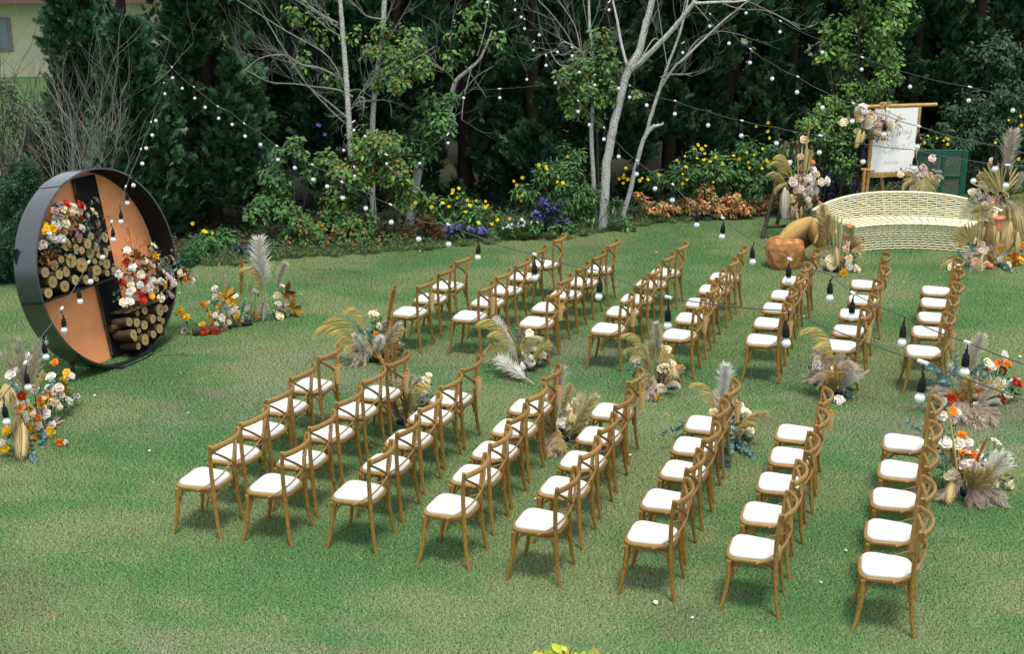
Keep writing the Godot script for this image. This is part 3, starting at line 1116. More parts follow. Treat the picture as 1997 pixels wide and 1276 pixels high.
func add_log(q: Array, len: float, z: float, label: String, group: String) -> void:
	var t := thing("cut_log", label, "log", disc_xf * Vector3(q[0], q[1], z), 0.0, group)
	t.basis = disc_xf.basis * Basis(Vector3.UP, rf(-0.07, 0.07)) * Basis(Vector3.RIGHT, rf(-0.05, 0.05))
	var sides := 13
	var z1 := len * 0.5 + rf(-0.02, 0.025)
	var ro := []
	for k in sides:
		ro.append(q[2] * rf(0.93, 1.05))
	var bk := MB.new()
	var cut := MB.new()
	var ring := []
	for k in sides:
		var w0 := TAU * k / sides
		var w1 := TAU * (k + 1) / sides
		var a := Vector3(cos(w0) * ro[k], sin(w0) * ro[k], 0)
		var b := Vector3(cos(w1) * ro[(k + 1) % sides], sin(w1) * ro[(k + 1) % sides], 0)
		var f := bk.add(a + Vector3(0, 0, z1), a.normalized(), Color.WHITE)
		bk.add(b + Vector3(0, 0, z1), b.normalized(), Color.WHITE)
		bk.add(b - Vector3(0, 0, len * 0.5), b.normalized(), Color.WHITE)
		bk.add(a - Vector3(0, 0, len * 0.5), a.normalized(), Color.WHITE)
		bk.tri(f, f + 2, f + 1)
		bk.tri(f, f + 3, f + 2)
	# end grain: growth rings as alternating bands, heart slightly off centre
	var tone := rf(0.75, 1.15)
	var heart: Vector3 = Vector3(rf(-0.2, 0.2), rf(-0.2, 0.2), 0) * q[2]
	var bands := [1.0, 0.93, 0.80, 0.66, 0.52, 0.38, 0.2, 0.0]
	for j in bands.size():
		var cc := Color(0.30, 0.20, 0.12) if j == 0 else (Color(1, 1, 1) if j % 2 == 1 else Color(0.80, 0.74, 0.62))
		if j >= 6:
			cc = Color(0.55, 0.42, 0.26)
		cc = cc * tone
		for k in sides:
			var w := TAU * k / sides
			var p: Vector3 = heart * (1.0 - bands[j]) + Vector3(cos(w), sin(w), 0) * ro[k] * bands[j] * (0.985 if j == 0 else 1.0)
			cut.add(p + Vector3(0, 0, z1 + 0.001), Vector3(0, 0, 1), cc)
	for j in bands.size() - 1:
		for k in sides:
			var a := j * sides + k
			var b := j * sides + (k + 1) % sides
			cut.tri(a, b, b + sides)
			cut.tri(a, b + sides, a + sides)
	part("bark", bk.mesh(), M.bark, t)
	part("end_grain", cut.mesh(), M.cut, t)

# ------------------------------------------------------------------ lounge corner
func build_lounge() -> void:
	build_bench()
	build_sign()
	# green window frame
	var g := thing("green_window_frame", "dark green glazed window frame standing behind the bench beside the sign", "window frame", WINDOW_AT, -0.05)
	for q in [[-0.46, 0.55, 0.09, 1.10], [-0.02, 0.55, 0.07, 1.00], [0.38, 0.55, 0.11, 1.10]]:
		var m := MB.new()
		m.box(Vector3(q[2], q[3], 0.05), Transform3D(Basis(), Vector3(q[0], q[1], 0)), Color.WHITE, 0.006)
		part("upright", m.mesh(), M.green_paint, g)
	for q in [[1.055, 0.09], [0.60, 0.05], [0.10, 0.12]]:
		var m := MB.new()
		m.box(Vector3(0.74, q[1], 0.044), Transform3D(Basis(), Vector3(-0.045, q[0], 0)), Color.WHITE, 0.006)
		part("rail", m.mesh(), M.green_paint, g)
	for q in [[-0.235, 0.82], [0.17, 0.82], [-0.235, 0.36], [0.17, 0.36]]:
		var m := MB.new()
		m.box(Vector3(0.36, 0.40, 0.006), Transform3D(Basis(), Vector3(q[0], q[1], 0)))
		part("pane", m.mesh(), M.glass, g)
	# tall flower frame: two dark legs and cross bars
	var f := thing("flower_easel", "weathered A-shaped wooden frame carrying the tall flower column beside the bench", "easel", FRAME_AT, 0.0)
	var legs := [[Vector3(-0.42, 0, 0.28), Vector3(-0.02, 1.62, -0.15)], [Vector3(0.30, 0, 0.10), Vector3(0.16, 1.62, -0.15)], [Vector3(0.0, 0, -0.6), Vector3(0.1, 1.6, -0.16)]]
	for l in legs:
		var m := MB.new()
		m.tube([l[0], l[1]], [0.036], 4)
		part("leg", m.mesh(), M.grey_wood, f)
	for l in [[0.12, 0.86], [0.62, 1.0]]:
		var m := MB.new()
		m.tube([legs[0][0].lerp(legs[0][1], l[0]), legs[1][0].lerp(legs[1][1], l[0])], [0.028], 4)
		part("cross_bar", m.mesh(), M.grey_wood, f)
	# carved faceted wooden block
	var b := thing("carved_stool", "faceted orange-brown carved wooden stool under the woven basket", "stool", STOOL_AT, 0.2)
	var m := MB.new()
	var rows_h := [[0.0, 0.24], [0.12, 0.30], [0.30, 0.31], [0.42, 0.27], [0.47, 0.20]]
	var ringp := []
	for i in rows_h.size():
		var rp := []
		for k in 9:
			var w := TAU * (k + 0.5 * (i % 2)) / 9
			var rr: float = rows_h[i][1] * rf(0.88, 1.08)
			rp.append(Vector3(cos(w) * rr, rows_h[i][0] + (rf(-0.035, 0.035) if i > 0 and i < 4 else 0.0), -sin(w) * rr))
		ringp.append(rp)
	for i in rows_h.size() - 1:
		for k in 9:
			var k2 := (k + 1) % 9
			if i % 2 == 0:
				m.face([ringp[i][k], ringp[i][k2], ringp[i + 1][k]])
				m.face([ringp[i][k2], ringp[i + 1][k2], ringp[i + 1][k]])
			else:
				m.face([ringp[i][k], ringp[i][k2], ringp[i + 1][k2]])
				m.face([ringp[i][k], ringp[i + 1][k2], ringp[i + 1][k]])
	part("body", m.mesh(), M.carved, b)
	var tp := MB.new()
	tp.face(ringp[4])
	part("top", tp.mesh(), M.carved, b)
	# woven spindle baskets
	for q in BASKETS:
		var bk := thing("woven_basket", q[4], "basket", q[0], 0.0)
		var xf := along(Vector3.ZERO, q[1] - q[0])
		xf.basis = xf.basis.orthonormalized()
		var len: float = (q[1] - q[0]).length()
		var bm := MB.new()
		var prof := []
		for i in 49:
			var s := i / 48.0
			var rr: float = q[2] * pow(sin(PI * (0.04 + 0.93 * s)), 0.8) * (1.0 + (0.04 if i % 2 == 0 else -0.04))
			prof.append(Vector2(rr, s * len))
		bm.lathe(prof, 26, xf)
		part("weave", bm.mesh(), M[q[3]], bk)
		for k in 8:
			var rib := MB.new()
			var pts := []
			for i in 13:
				var s := i / 12.0
				var rr: float = q[2] * pow(sin(PI * (0.04 + 0.93 * s)), 0.8) * 1.02
				pts.append(xf * Vector3(cos(k * TAU / 8) * rr, s * len, sin(k * TAU / 8) * rr))
			rib.tube(pts, [0.0035], 4)
			part("rib", rib.mesh(), M[q[3]], bk)
	# terracotta pedestal
	var p := thing("terracotta_pedestal", "terracotta coloured square pedestal under the tall palm fan arrangement", "pedestal", PEDESTAL_AT, 0.5)
	var pm := MB.new()
	pm.box(Vector3(0.29, 0.50, 0.29), Transform3D(Basis(), Vector3(0, 0.25, 0)), Color.WHITE, 0.012)
	part("body", pm.mesh(), M.terracotta, p)
	var pt := MB.new()
	pt.box(Vector3(0.33, 0.04, 0.33), Transform3D(Basis(), Vector3(0, 0.52, 0)), Color.WHITE, 0.012)
	part("top", pt.mesh(), M.terracotta, p)

func bench_pt(a: float, r: float, y: float) -> Vector3:
	return Vector3(sin(a) * r, y, -cos(a) * r)

func build_bench() -> void:
	# crescent of woven cane; the centre of its arcs lies on the lawn in front
	var t := thing("wicker_bench", "curved pale woven cane bench with high back, in front of the sign", "bench", BENCH_AT, BENCH_TURN)
	var ri := BENCH_R
	var ro := ri + 0.56
	var a0 := -0.56
	var a1 := 0.56
	var steps := 40
	var canes := []
	# front skirt, slightly flared
	for i in 10:
		var h := 0.02 + i * 0.0405
		canes.append([ri + 0.05 - 0.10 * absf(h - 0.2), h, ri + 0.05 - 0.10 * absf(h - 0.2), a0, a1, 0.0125, 0.0])
	# seat
	for i in 13:
		canes.append([ri + 0.02 + i * 0.043, 0.43 + 0.006 * sin(i * 0.7), 0, a0, a1, 0.0185, 0.0])
	# back, leaning outwards; drops towards its two ends
	for i in 10:
		var h := 0.465 + i * 0.0355
		canes.append([ro + 0.01 + (h - 0.45) * 0.42, h, 0, a0 - 0.10, a1 + 0.10, 0.0112, 1.0])
	for q in canes:
		var pts := []
		for i in steps + 1:
			var a: float = lerpf(q[3], q[4], float(i) / steps)
			var y: float = q[1]
			if q[6] > 0:
				var e := pow(absf(a) / (q[4]), 2.6)
				y = 0.45 + (q[1] - 0.45) * (1.0 - 0.5 * e)
			pts.append(bench_pt(a, q[0] + 0.004 * sin(i * PI + q[1] * 90.0), y + 0.005 * sin(i * 2.3 + q[0] * 50.0 + q[1] * 37.0)))
		var mb := MB.new()
		mb.tube(pts, [q[5]], 6, Color.WHITE * rf(0.82, 1.08))
		part("cane", mb.mesh(), M.cane, t)
	for e in 2:   # top rail of the back, a bundle of two canes
		var pts := []
		for i in steps + 1:
			var a: float = lerpf(a0 - 0.12, a1 + 0.12, float(i) / steps)
			var f := pow(absf(a) / (a1 + 0.10), 2.6)
			pts.append(bench_pt(a, ro + 0.165 + 0.02 * e, 0.45 + (0.375 - 0.012 * e) * (1.0 - 0.5 * f)))
		var mb := MB.new()
		mb.tube(pts, [0.022], 7)
		part("top_rail", mb.mesh(), M.cane, t)
	var ribs := 19
	for i in ribs:
		var a: float = lerpf(a0, a1, i / float(ribs - 1))
		var f := 1.0 - 0.5 * pow(absf(a) / (a1 + 0.10), 2.6)
		var mb := MB.new()
		var pts := [bench_pt(a, ri + 0.018, 0.0), bench_pt(a, ri + 0.036, 0.2), bench_pt(a, ri + 0.012, 0.42), bench_pt(a, ri + 0.03, 0.458), bench_pt(a, ro - 0.02, 0.458), bench_pt(a, ro - 0.008, 0.47), bench_pt(a, ro + 0.07, 0.45 + 0.18 * f), bench_pt(a, ro + 0.15, 0.45 + 0.37 * f)]
		mb.tube(pts, [0.0085], 5)
		part("rib", mb.mesh(), M.cane_rib, t)
	for i in 7:   # legs of the back, seen through the weave
		var a: float = lerpf(a0, a1, i / 6.0)
		var mb := MB.new()
		mb.tube([bench_pt(a, ro + 0.0, 0.0), bench_pt(a, ro + 0.02, 0.5)], [0.02], 6)
		part("leg", mb.mesh(), M.cane_rib, t)

func stroke(mb: MB, pts: Array, w: float) -> void:   # brush lettering: a flat line, thin on the up strokes
	var c := curve(pts, 5)
	var wid := []
	for i in c.size():
		var d: Vector3 = c[mini(i + 1, c.size() - 1)] - c[maxi(i - 1, 0)]
		wid.append(w * (1.0 if d.y < 0 else 0.5))
	for i in c.size():
		c[i].z = 0.0
	var first := mb.v.size()
	for i in c.size():
		var tt: Vector3 = (c[mini(i + 1, c.size() - 1)] - c[maxi(i - 1, 0)]).normalized()
		var s := Vector3(-tt.y, tt.x, 0)
		mb.add(c[i] + s * wid[i], Vector3(0, 0, 1), Color.WHITE)
		mb.add(c[i] - s * wid[i], Vector3(0, 0, 1), Color.WHITE)
	for i in c.size() - 1:
		var p := first + i * 2
		mb.tri(p, p + 1, p + 3)
		mb.tri(p, p + 3, p + 2)

func build_sign() -> void:
	var t := thing("welcome_sign", "tall wooden framed white sign with brush lettering and flowers on its upper corner", "sign", SIGN_AT, SIGN_TURN)
	for q in [[-0.45, 1.0, 2.02, 0.05], [0.45, 1.33, 1.50, 0.05], [-0.56, 0.50, 1.0, 0.045]]:
		var m := MB.new()
		m.box(Vector3(q[3], q[2], 0.05), Transform3D(Basis(), Vector3(q[0], q[1], 0.0 if q[0] > -0.5 else 0.06)), Color.WHITE, 0.006)
		part("post", m.mesh(), M.pine, t)
	var rl := MB.new()
	rl.box(Vector3(0.05, 1.3, 0.05), Transform3D(Basis(Vector3.RIGHT, -0.35), Vector3(0.0, 0.62, -0.28)), Color.WHITE, 0.006)
	part("rear_leg", rl.mesh(), M.pine, t)
	var tb := MB.new()
	tb.tube([Vector3(-0.62, 2.085, 0.0), Vector3(0.78, 2.085, 0.0)], [0.032], 10)
	part("top_bar", tb.mesh(), M.pine, t)
	var bb := MB.new()
	bb.box(Vector3(0.86, 0.085, 0.05), Transform3D(Basis(), Vector3(0.0, 0.85, 0.0)), Color.WHITE, 0.006)
	part("bottom_bar", bb.mesh(), M.pine, t)
	var dw := MB.new()
	dw.tube([Vector3(-0.62, 0.98, 0.05), Vector3(-0.36, 0.94, 0.05)], [0.022], 8)
	part("cross_peg", dw.mesh(), M.pine, t)
	for x in [-0.28, -0.13, 0.02, 0.2]:
		var hl := MB.new()
		hl.tube([Vector3(x, 0.85, 0.024), Vector3(x, 0.85, 0.028)], [0.011], 8)
		part("dowel", hl.mesh(), M.basket_dark, t)
	var bd := MB.new()
	bd.box(Vector3(0.84, 1.15, 0.012), Transform3D(Basis(), Vector3(0.0, 1.475, 0.012)), Color.WHITE, 0.002)
	part("board", bd.mesh(), M.board, t)
	# lettering, written as pen strokes on the board
	var words := {
		"best": [[Vector3(0.06, 0.0, 0), Vector3(0.0, 0.10, 0), Vector3(0.03, 0.13, 0), Vector3(0.02, 0.05, 0), Vector3(-0.03, -0.06, 0)], [Vector3(-0.04, 0.12, 0), Vector3(0.06, 0.16, 0), Vector3(0.09, 0.12, 0), Vector3(0.03, 0.07, 0), Vector3(0.08, 0.04, 0), Vector3(0.06, -0.02, 0), Vector3(-0.02, -0.01, 0)], [Vector3(0.10, 0.03, 0), Vector3(0.14, 0.06, 0), Vector3(0.12, 0.08, 0), Vector3(0.10, 0.02, 0), Vector3(0.14, 0.0, 0), Vector3(0.19, 0.07, 0), Vector3(0.20, 0.02, 0), Vector3(0.17, 0.0, 0), Vector3(0.22, 0.03, 0), Vector3(0.26, 0.13, 0), Vector3(0.23, 0.02, 0), Vector3(0.27, 0.01, 0)], [Vector3(0.21, 0.085, 0), Vector3(0.28, 0.095, 0)]],
		"day": [[Vector3(0.04, 0.15, 0), Vector3(0.01, 0.05, 0), Vector3(-0.01, -0.02, 0)], [Vector3(-0.03, 0.12, 0), Vector3(0.07, 0.16, 0), Vector3(0.11, 0.09, 0), Vector3(0.06, 0.0, 0), Vector3(-0.03, 0.0, 0)], [Vector3(0.19, 0.07, 0), Vector3(0.14, 0.06, 0), Vector3(0.14, 0.0, 0), Vector3(0.19, 0.05, 0), Vector3(0.18, 0.0, 0), Vector3(0.22, 0.03, 0), Vector3(0.23, 0.07, 0), Vector3(0.22, 0.01, 0), Vector3(0.27, 0.04, 0), Vector3(0.29, 0.08, 0), Vector3(0.25, -0.05, 0), Vector3(0.20, -0.09, 0), Vector3(0.24, -0.04, 0), Vector3(0.31, 0.03, 0)]],
		"ever": [[Vector3(0.13, 0.17, 0), Vector3(0.06, 0.20, 0), Vector3(0.02, 0.15, 0), Vector3(0.07, 0.10, 0), Vector3(0.01, 0.07, 0), Vector3(-0.03, 0.02, 0), Vector3(0.02, -0.03, 0), Vector3(0.10, 0.01, 0)], [Vector3(0.10, 0.06, 0), Vector3(0.14, 0.08, 0), Vector3(0.15, 0.0, 0), Vector3(0.20, 0.09, 0), Vector3(0.22, 0.04, 0), Vector3(0.27, 0.07, 0), Vector3(0.25, 0.09, 0), Vector3(0.23, 0.02, 0), Vector3(0.28, 0.01, 0), Vector3(0.32, 0.08, 0), Vector3(0.34, 0.10, 0), Vector3(0.37, 0.08, 0), Vector3(0.35, 0.02, 0), Vector3(0.40, 0.02, 0), Vector3(0.48, 0.12, 0), Vector3(0.56, 0.14, 0)]],
	}
	for q in [["best", Vector3(-0.30, 1.52, 0.021), 0.0045], ["day", Vector3(0.04, 1.56, 0.021), 0.0045], ["ever", Vector3(-0.16, 1.27, 0.021), 0.0052]]:
		var mb := MB.new()
		for s in words[q[0]]:
			stroke(mb, s, q[2])
		part("lettering", mb.mesh(), M.ink, t, Transform3D(Basis(Vector3(0, 0, 1), 0.06), q[1]))
	var tm := TextMesh.new()
	tm.text = "08.02.2020"
	var sf := SystemFont.new()
	sf.font_names = PackedStringArray(["Droid Serif"])
	tm.font = sf
	tm.font_size = 16
	tm.pixel_size = 0.0036
	tm.depth = 0.001
	part("date", tm, M.ink, t, Transform3D(Basis(), Vector3(-0.03, 1.07, 0.0205)))

# ------------------------------------------------------------------ chairs
func seat_outline(grow: float, k: int, count: int) -> Vector3:
	var w := TAU * k / count
	var c := cos(w)
	var s := sin(w)
	var e := 0.52
	var x := 0.212 * signf(c) * pow(absf(c), e) + 0.012
	var half := lerpf(0.185, 0.226, (x + 0.2) / 0.42)
	var z := half * signf(s) * pow(absf(s), e)
	var l := Vector2(x - 0.012, z)
	return Vector3(x, 0, z) - Vector3(l.x, 0, l.y).normalized() * grow

func slab(prof: Array, count := 36) -> ArrayMesh:   # prof: [inset, height] from the underside outwards and over the top
	var mb := MB.new()
	for i in prof.size():
		for k in count:
			var p := seat_outline(prof[i][0], k, count)
			p.y = prof[i][1]
			mb.add(p, Vector3.UP, Color.WHITE)
	for i in prof.size() - 1:
		for k in count:
			var a := i * count + k
			var b := i * count + (k + 1) % count
			mb.tri(a, b + count, b)
			mb.tri(a, a + count, b + count)
	var last := (prof.size() - 1) * count
	for e in [0, last]:
		var ctr := Vector3(0.012, prof[0 if e == 0 else -1][1] + (0.004 if e else 0.0), 0)
		var ci := mb.add(ctr, Vector3.UP if e else Vector3.DOWN, Color.WHITE)
		for k in count:
			if e:
				mb.tri(ci, e + (k + 1) % count, e + k)
			else:
				mb.tri(ci, e + k, e + (k + 1) % count)
	# smooth normals
	for i in mb.n.size():
		mb.n[i] = Vector3.ZERO
	for i in range(0, mb.ix.size(), 3):
		var a := mb.v[mb.ix[i]]
		var b := mb.v[mb.ix[i + 1]]
		var c := mb.v[mb.ix[i + 2]]
		var nn := (c - a).cross(b - a)
		for j in 3:
			mb.n[mb.ix[i + j]] += nn
	for i in mb.n.size():
		mb.n[i] = mb.n[i].normalized()
	return mb.mesh()

func make_chair() -> Node3D:
	var t := thing("chair", "", "chair")
	part("seat_frame", slab([[0.05, 0.424], [0.012, 0.424], [0.0, 0.432], [0.0, 0.450], [0.008, 0.460], [0.03, 0.462], [0.045, 0.455]]), M.wood, t)
	part("seat_cushion", slab([[0.03, 0.45], [0.025, 0.462], [0.027, 0.474], [0.038, 0.484], [0.07, 0.491], [0.12, 0.495], [0.17, 0.497]]), M.cushion, t)
	for s in [-1, 1]:
		var mb := MB.new()
		var pts := curve([Vector3(-0.222, 0.0, 0.208 * s), Vector3(-0.196, 0.13, 0.197 * s), Vector3(-0.180, 0.28, 0.190 * s), Vector3(-0.172, 0.45, 0.190 * s), Vector3(-0.170, 0.60, 0.200 * s), Vector3(-0.178, 0.75, 0.216 * s), Vector3(-0.193, 0.885, 0.230 * s)], 4)
		var rad := []
		for i in pts.size():
			rad.append(lerpf(0.0155, 0.0185, minf(1.0, i / 9.0)) if i < 18 else 0.0175)
		mb.tube(pts, rad, 10)
		part("rear_leg", mb.mesh(), M.wood, t)
		var fl := MB.new()
		fl.tube(curve([Vector3(0.232, 0.0, 0.236 * s), Vector3(0.206, 0.10, 0.222 * s), Vector3(0.188, 0.22, 0.210 * s), Vector3(0.182, 0.34, 0.204 * s), Vector3(0.182, 0.43, 0.202 * s)], 4), [0.0145, 0.015, 0.0155, 0.016, 0.0165, 0.017, 0.0175, 0.018, 0.0185, 0.019], 10)
		part("front_leg", fl.mesh(), M.wood, t)
	# crest rail, bowed backwards, rectangular in section with round edges
	var cr := MB.new()
	var cp := []
	for i in 17:
		var z := lerpf(-0.243, 0.243, i / 16.0)
		var f := z / 0.243
		cp.append(Vector3(-0.195 - 0.082 * (1.0 - f * f) - 0.012, 0.862 + 0.012 * (1.0 - f * f), z))
	cr.tube(cp, [0.027], 10, Color.WHITE, true, 0.55, Vector3.UP)
	part("crest_rail", cr.mesh(), M.wood, t)
	# crossed back slats that run down and round to the sides of the seat
	for s in [-1, 1]:
		var sl := MB.new()
		var pts := curve([Vector3(-0.190, 0.825, 0.216 * s), Vector3(-0.232 - 0.004 * s, 0.755, 0.12 * s), Vector3(-0.250 - 0.006 * s, 0.665, 0.0), Vector3(-0.225, 0.585, -0.10 * s), Vector3(-0.165, 0.525, -0.180 * s), Vector3(-0.09, 0.478, -0.214 * s), Vector3(-0.03, 0.447, -0.221 * s)], 4)
		sl.tube(pts, [0.0135], 8, Color.WHITE, true, 0.42, Vector3(0.0, 0.75, 0.66 * s))
		part("cross_slat", sl.mesh(), M.wood, t)
	# bent braces under the seat
	var tops := [Vector3(0.184, 0, 0.205), Vector3(-0.179, 0, 0.191), Vector3(-0.179, 0, -0.191), Vector3(0.184, 0, -0.205)]
	for k in 4:
		var a: Vector3 = tops[k]
		var b: Vector3 = tops[(k + 1) % 4]
		var d := b - a
		var inn := -(a + b).normalized() * 0.018
		var pts := curve([a + d * 0.04 + inn + Vector3(0, 0.275, 0), a + d * 0.07 + inn + Vector3(0, 0.335, 0), a + d * 0.16 + inn + Vector3(0, 0.395, 0), a + d * 0.32 + inn + Vector3(0, 0.416, 0), a + d * 0.68 + inn + Vector3(0, 0.416, 0), a + d * 0.84 + inn + Vector3(0, 0.395, 0), a + d * 0.93 + inn + Vector3(0, 0.335, 0), a + d * 0.96 + inn + Vector3(0, 0.275, 0)], 3)
		var br := MB.new()
		br.tube(pts, [0.0095], 7)
		part("brace", br.mesh(), M.wood, t)
	return t

func build_chairs() -> void:
	var proto := make_chair()
	var first := true
	var cone := MB.new()
	cone.lathe([Vector2(0.020, -0.08), Vector2(0.030, 0.02), Vector2(0.036, 0.11), Vector2(0.037, 0.122), Vector2(0.033, 0.118)], 14)
	var fill := MB.new()
	for i in 16:
		var w := rf(0, TAU)
		var o := Vector3(cos(w), 0, sin(w)) * rf(0.0, 0.026) + Vector3(0, 0.108, 0)
		var d := Vector3(cos(w) * 0.5, 0.8, sin(w) * 0.5).normalized()
		fill.ribbon([o, o + d * 0.012, o + d * 0.024], [0.006, 0.011, 0.003], d.cross(rdir()).normalized(), Color.WHITE * rf(0.7, 1.2))
	for block in ["near", "far"]:
		var list: Array = CHAIRS_NEAR if block == "near" else CHAIRS_FAR
		for i in list.size():
			var rw := rows(list[i])
			for k in rw.size():
				var c := proto if first else proto.duplicate()
				if not first:
					c.name = numbered("chair")
					add_child(c)
				first = false
				var yaw: float = rw[k][2] + rf(-0.035, 0.035)
				c.position = Vector3(rw[k][0], 0, rw[k][1])
				c.rotation.y = PI - yaw
				var wv: StandardMaterial3D = M["wood%d" % (rng.randi() % 4)]
				for ch in c.get_children():
					if ch.material_override != M.cushion:
						ch.material_override = wv
				var place: String = ["first", "second", "third", "fourth", "fifth"][k]
				tag(c, "wooden cross-back chair, %s block, %s row from round backdrop, %s chair from the camera" % [block, ORD[i], place], "chair", "chairs in the %s block, facing the round backdrop" % block)
				var aisle: bool = (block == "near" and k == rw.size() - 1) or (block == "far" and k == 0)
				if aisle:
					var back := Vector3(-cos(yaw), 0, -sin(yaw))
					var pc := thing("petal_cone", "pale cone of amber petals hung on the aisle chair, %s row, %s block" % [ORD[i], block], "petal cone", c.position - back * 0.285 + Vector3(0, 0.60, 0), 0.0, "petal cones behind the aisle chairs")
					part("cone", cone_mesh(cone), M.paper, pc)
					part("petals", cone_mesh(fill), M.amber, pc)

var cone_cache := {}
func cone_mesh(mb: MB) -> ArrayMesh:
	if not cone_cache.has(mb):
		cone_cache[mb] = mb.mesh()
	return cone_cache[mb]

# ------------------------------------------------------------------ flowers
const FLOWER := {
	"w": Color(0.88, 0.86, 0.83), "p": Color(0.87, 0.70, 0.64), "c": Color(0.88, 0.80, 0.52), "y": Color(0.88, 0.53, 0.02), "o": Color(0.85, 0.27, 0.02),
	"r": Color(0.62, 0.055, 0.02), "k": Color(0.86, 0.62, 0.45), "m": Color(0.52, 0.34, 0.35), "t": Color(0.40, 0.24, 0.12), "b": Color(0.62, 0.20, 0.09), "g": Color(0.85, 0.66, 0.015)}
const PLUME := {
	"w": Color(0.78, 0.76, 0.70), "g": Color(0.60, 0.54, 0.44), "t": Color(0.62, 0.48, 0.22), "y": Color(0.62, 0.52, 0.19), "b": Color(0.46, 0.27, 0.09),
	"m": Color(0.60, 0.49, 0.40), "c": Color(0.64, 0.55, 0.29)}

var flower_meshes := []
var plume_meshes := {}

func petal(mb: MB, rot: Basis, r: float, wid: float, lift: float, curl: float, base_r: float, tone: float) -> void:
	var first := mb.v.size()
	var grid := []
	for j in 4:
		var v := j / 3.0
		var rr := base_r + v * r * (1.0 - 0.3 * lift)
		var y := lift * r * v - curl * v * v * r * 0.6
		var hw: float = wid * [0.35, 0.85, 1.0, 0.55][j]
		for i in 3:
			var u := i - 1.0
			var p := Vector3(rr - absf(u) * v * r * 0.06, y + u * u * hw * 0.35, u * hw)
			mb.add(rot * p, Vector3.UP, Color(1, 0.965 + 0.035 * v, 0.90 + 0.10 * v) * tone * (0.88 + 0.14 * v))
	for j in 3:
		for i in 2:
			var a := first + j * 3 + i
			mb.tri(a, a + 1, a + 4)
			mb.tri(a, a + 4, a + 3)
	for j in 4:
		for i in 3:
			var a := first + j * 3 + i
			var du: Vector3 = mb.v[first + j * 3 + mini(i + 1, 2)] - mb.v[first + j * 3 + maxi(i - 1, 0)]
			var dv: Vector3 = mb.v[first + mini(j + 1, 3) * 3 + i] - mb.v[first + maxi(j - 1, 0) * 3 + i]
			mb.n[a] = du.cross(dv).normalized()

func dome(mb: MB, r: float, h: float, tone: float) -> void:   # the closed heart of a double flower
	var prof := []
	for i in 5:
		var w := PI * 0.5 * i / 4.0
		prof.append(Vector2(r * cos(w), h * sin(w)))
	mb.lathe(prof, 9, Transform3D(), Color.WHITE * tone)

func make_flower_meshes() -> void:
	# 0 garden rose, 1 ruffled carnation, 2 open daffodil-like bloom, 3 small daisy, 4 round ball with crown
	var rose := MB.new()
	dome(rose, 0.026, 0.020, 0.9)
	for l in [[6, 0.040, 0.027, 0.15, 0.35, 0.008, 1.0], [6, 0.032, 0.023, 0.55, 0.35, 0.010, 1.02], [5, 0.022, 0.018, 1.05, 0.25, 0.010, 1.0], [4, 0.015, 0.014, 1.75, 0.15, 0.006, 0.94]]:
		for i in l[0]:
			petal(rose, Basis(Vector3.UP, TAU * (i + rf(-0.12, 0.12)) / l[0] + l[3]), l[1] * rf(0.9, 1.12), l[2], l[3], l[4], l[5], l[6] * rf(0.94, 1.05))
	var carn := MB.new()
	dome(carn, 0.028, 0.024, 0.92)
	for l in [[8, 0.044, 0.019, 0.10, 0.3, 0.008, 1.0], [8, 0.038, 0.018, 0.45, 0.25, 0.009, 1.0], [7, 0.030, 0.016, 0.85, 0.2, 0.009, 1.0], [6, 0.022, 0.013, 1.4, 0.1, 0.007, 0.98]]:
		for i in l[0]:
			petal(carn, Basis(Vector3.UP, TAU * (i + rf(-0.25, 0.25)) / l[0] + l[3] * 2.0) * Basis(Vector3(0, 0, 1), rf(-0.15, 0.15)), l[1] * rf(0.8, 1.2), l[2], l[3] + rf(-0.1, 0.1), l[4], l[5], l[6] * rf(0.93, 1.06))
	var open := MB.new()
	dome(open, 0.016, 0.016, 0.88)
	for i in 6:
		petal(open, Basis(Vector3.UP, TAU * i / 6 + rf(-0.08, 0.08)), 0.047 * rf(0.9, 1.1), 0.024, 0.2, 0.2, 0.005, rf(0.96, 1.04))
	for i in 6:
		petal(open, Basis(Vector3.UP, TAU * i / 6 + 0.5), 0.030 * rf(0.9, 1.1), 0.018, 0.7, 0.3, 0.006, rf(0.94, 1.02))
	var daisy := MB.new()
	for i in 9:
		petal(daisy, Basis(Vector3.UP, TAU * i / 9 + rf(-0.06, 0.06)), 0.034 * rf(0.9, 1.1), 0.012, 0.22, 0.15, 0.008, rf(0.92, 1.05))
	daisy.lathe([Vector2(0.013, 0.0), Vector2(0.012, 0.006), Vector2(0.006, 0.010), Vector2(0.0, 0.011)], 8, Transform3D(), Color(0.75, 0.5, 0.4))
	var ball := MB.new()
	var prof := []
	for i in 13:
		var w := -PI * 0.5 + PI * i / 12.0
		prof.append(Vector2(maxf(0.0, cos(w) * 0.062), sin(w) * 0.058))
	ball.lathe(prof, 16)
	for i in 6:
		var w := TAU * i / 6
		var d := Vector3(cos(w) * 0.5, 1, sin(w) * 0.5).normalized()
		ball.ribbon([Vector3(cos(w) * 0.008, 0.054, sin(w) * 0.008), Vector3(cos(w) * 0.012, 0.072, sin(w) * 0.012), Vector3(cos(w) * 0.02, 0.084, sin(w) * 0.02)], [0.006, 0.005, 0.001], Vector3(-sin(w), 0, cos(w)), Color(0.8, 0.8, 0.8))
	for mb in [rose, carn, open, daisy, ball]:
		flower_meshes.append(mb.mesh())
	make_plumes()

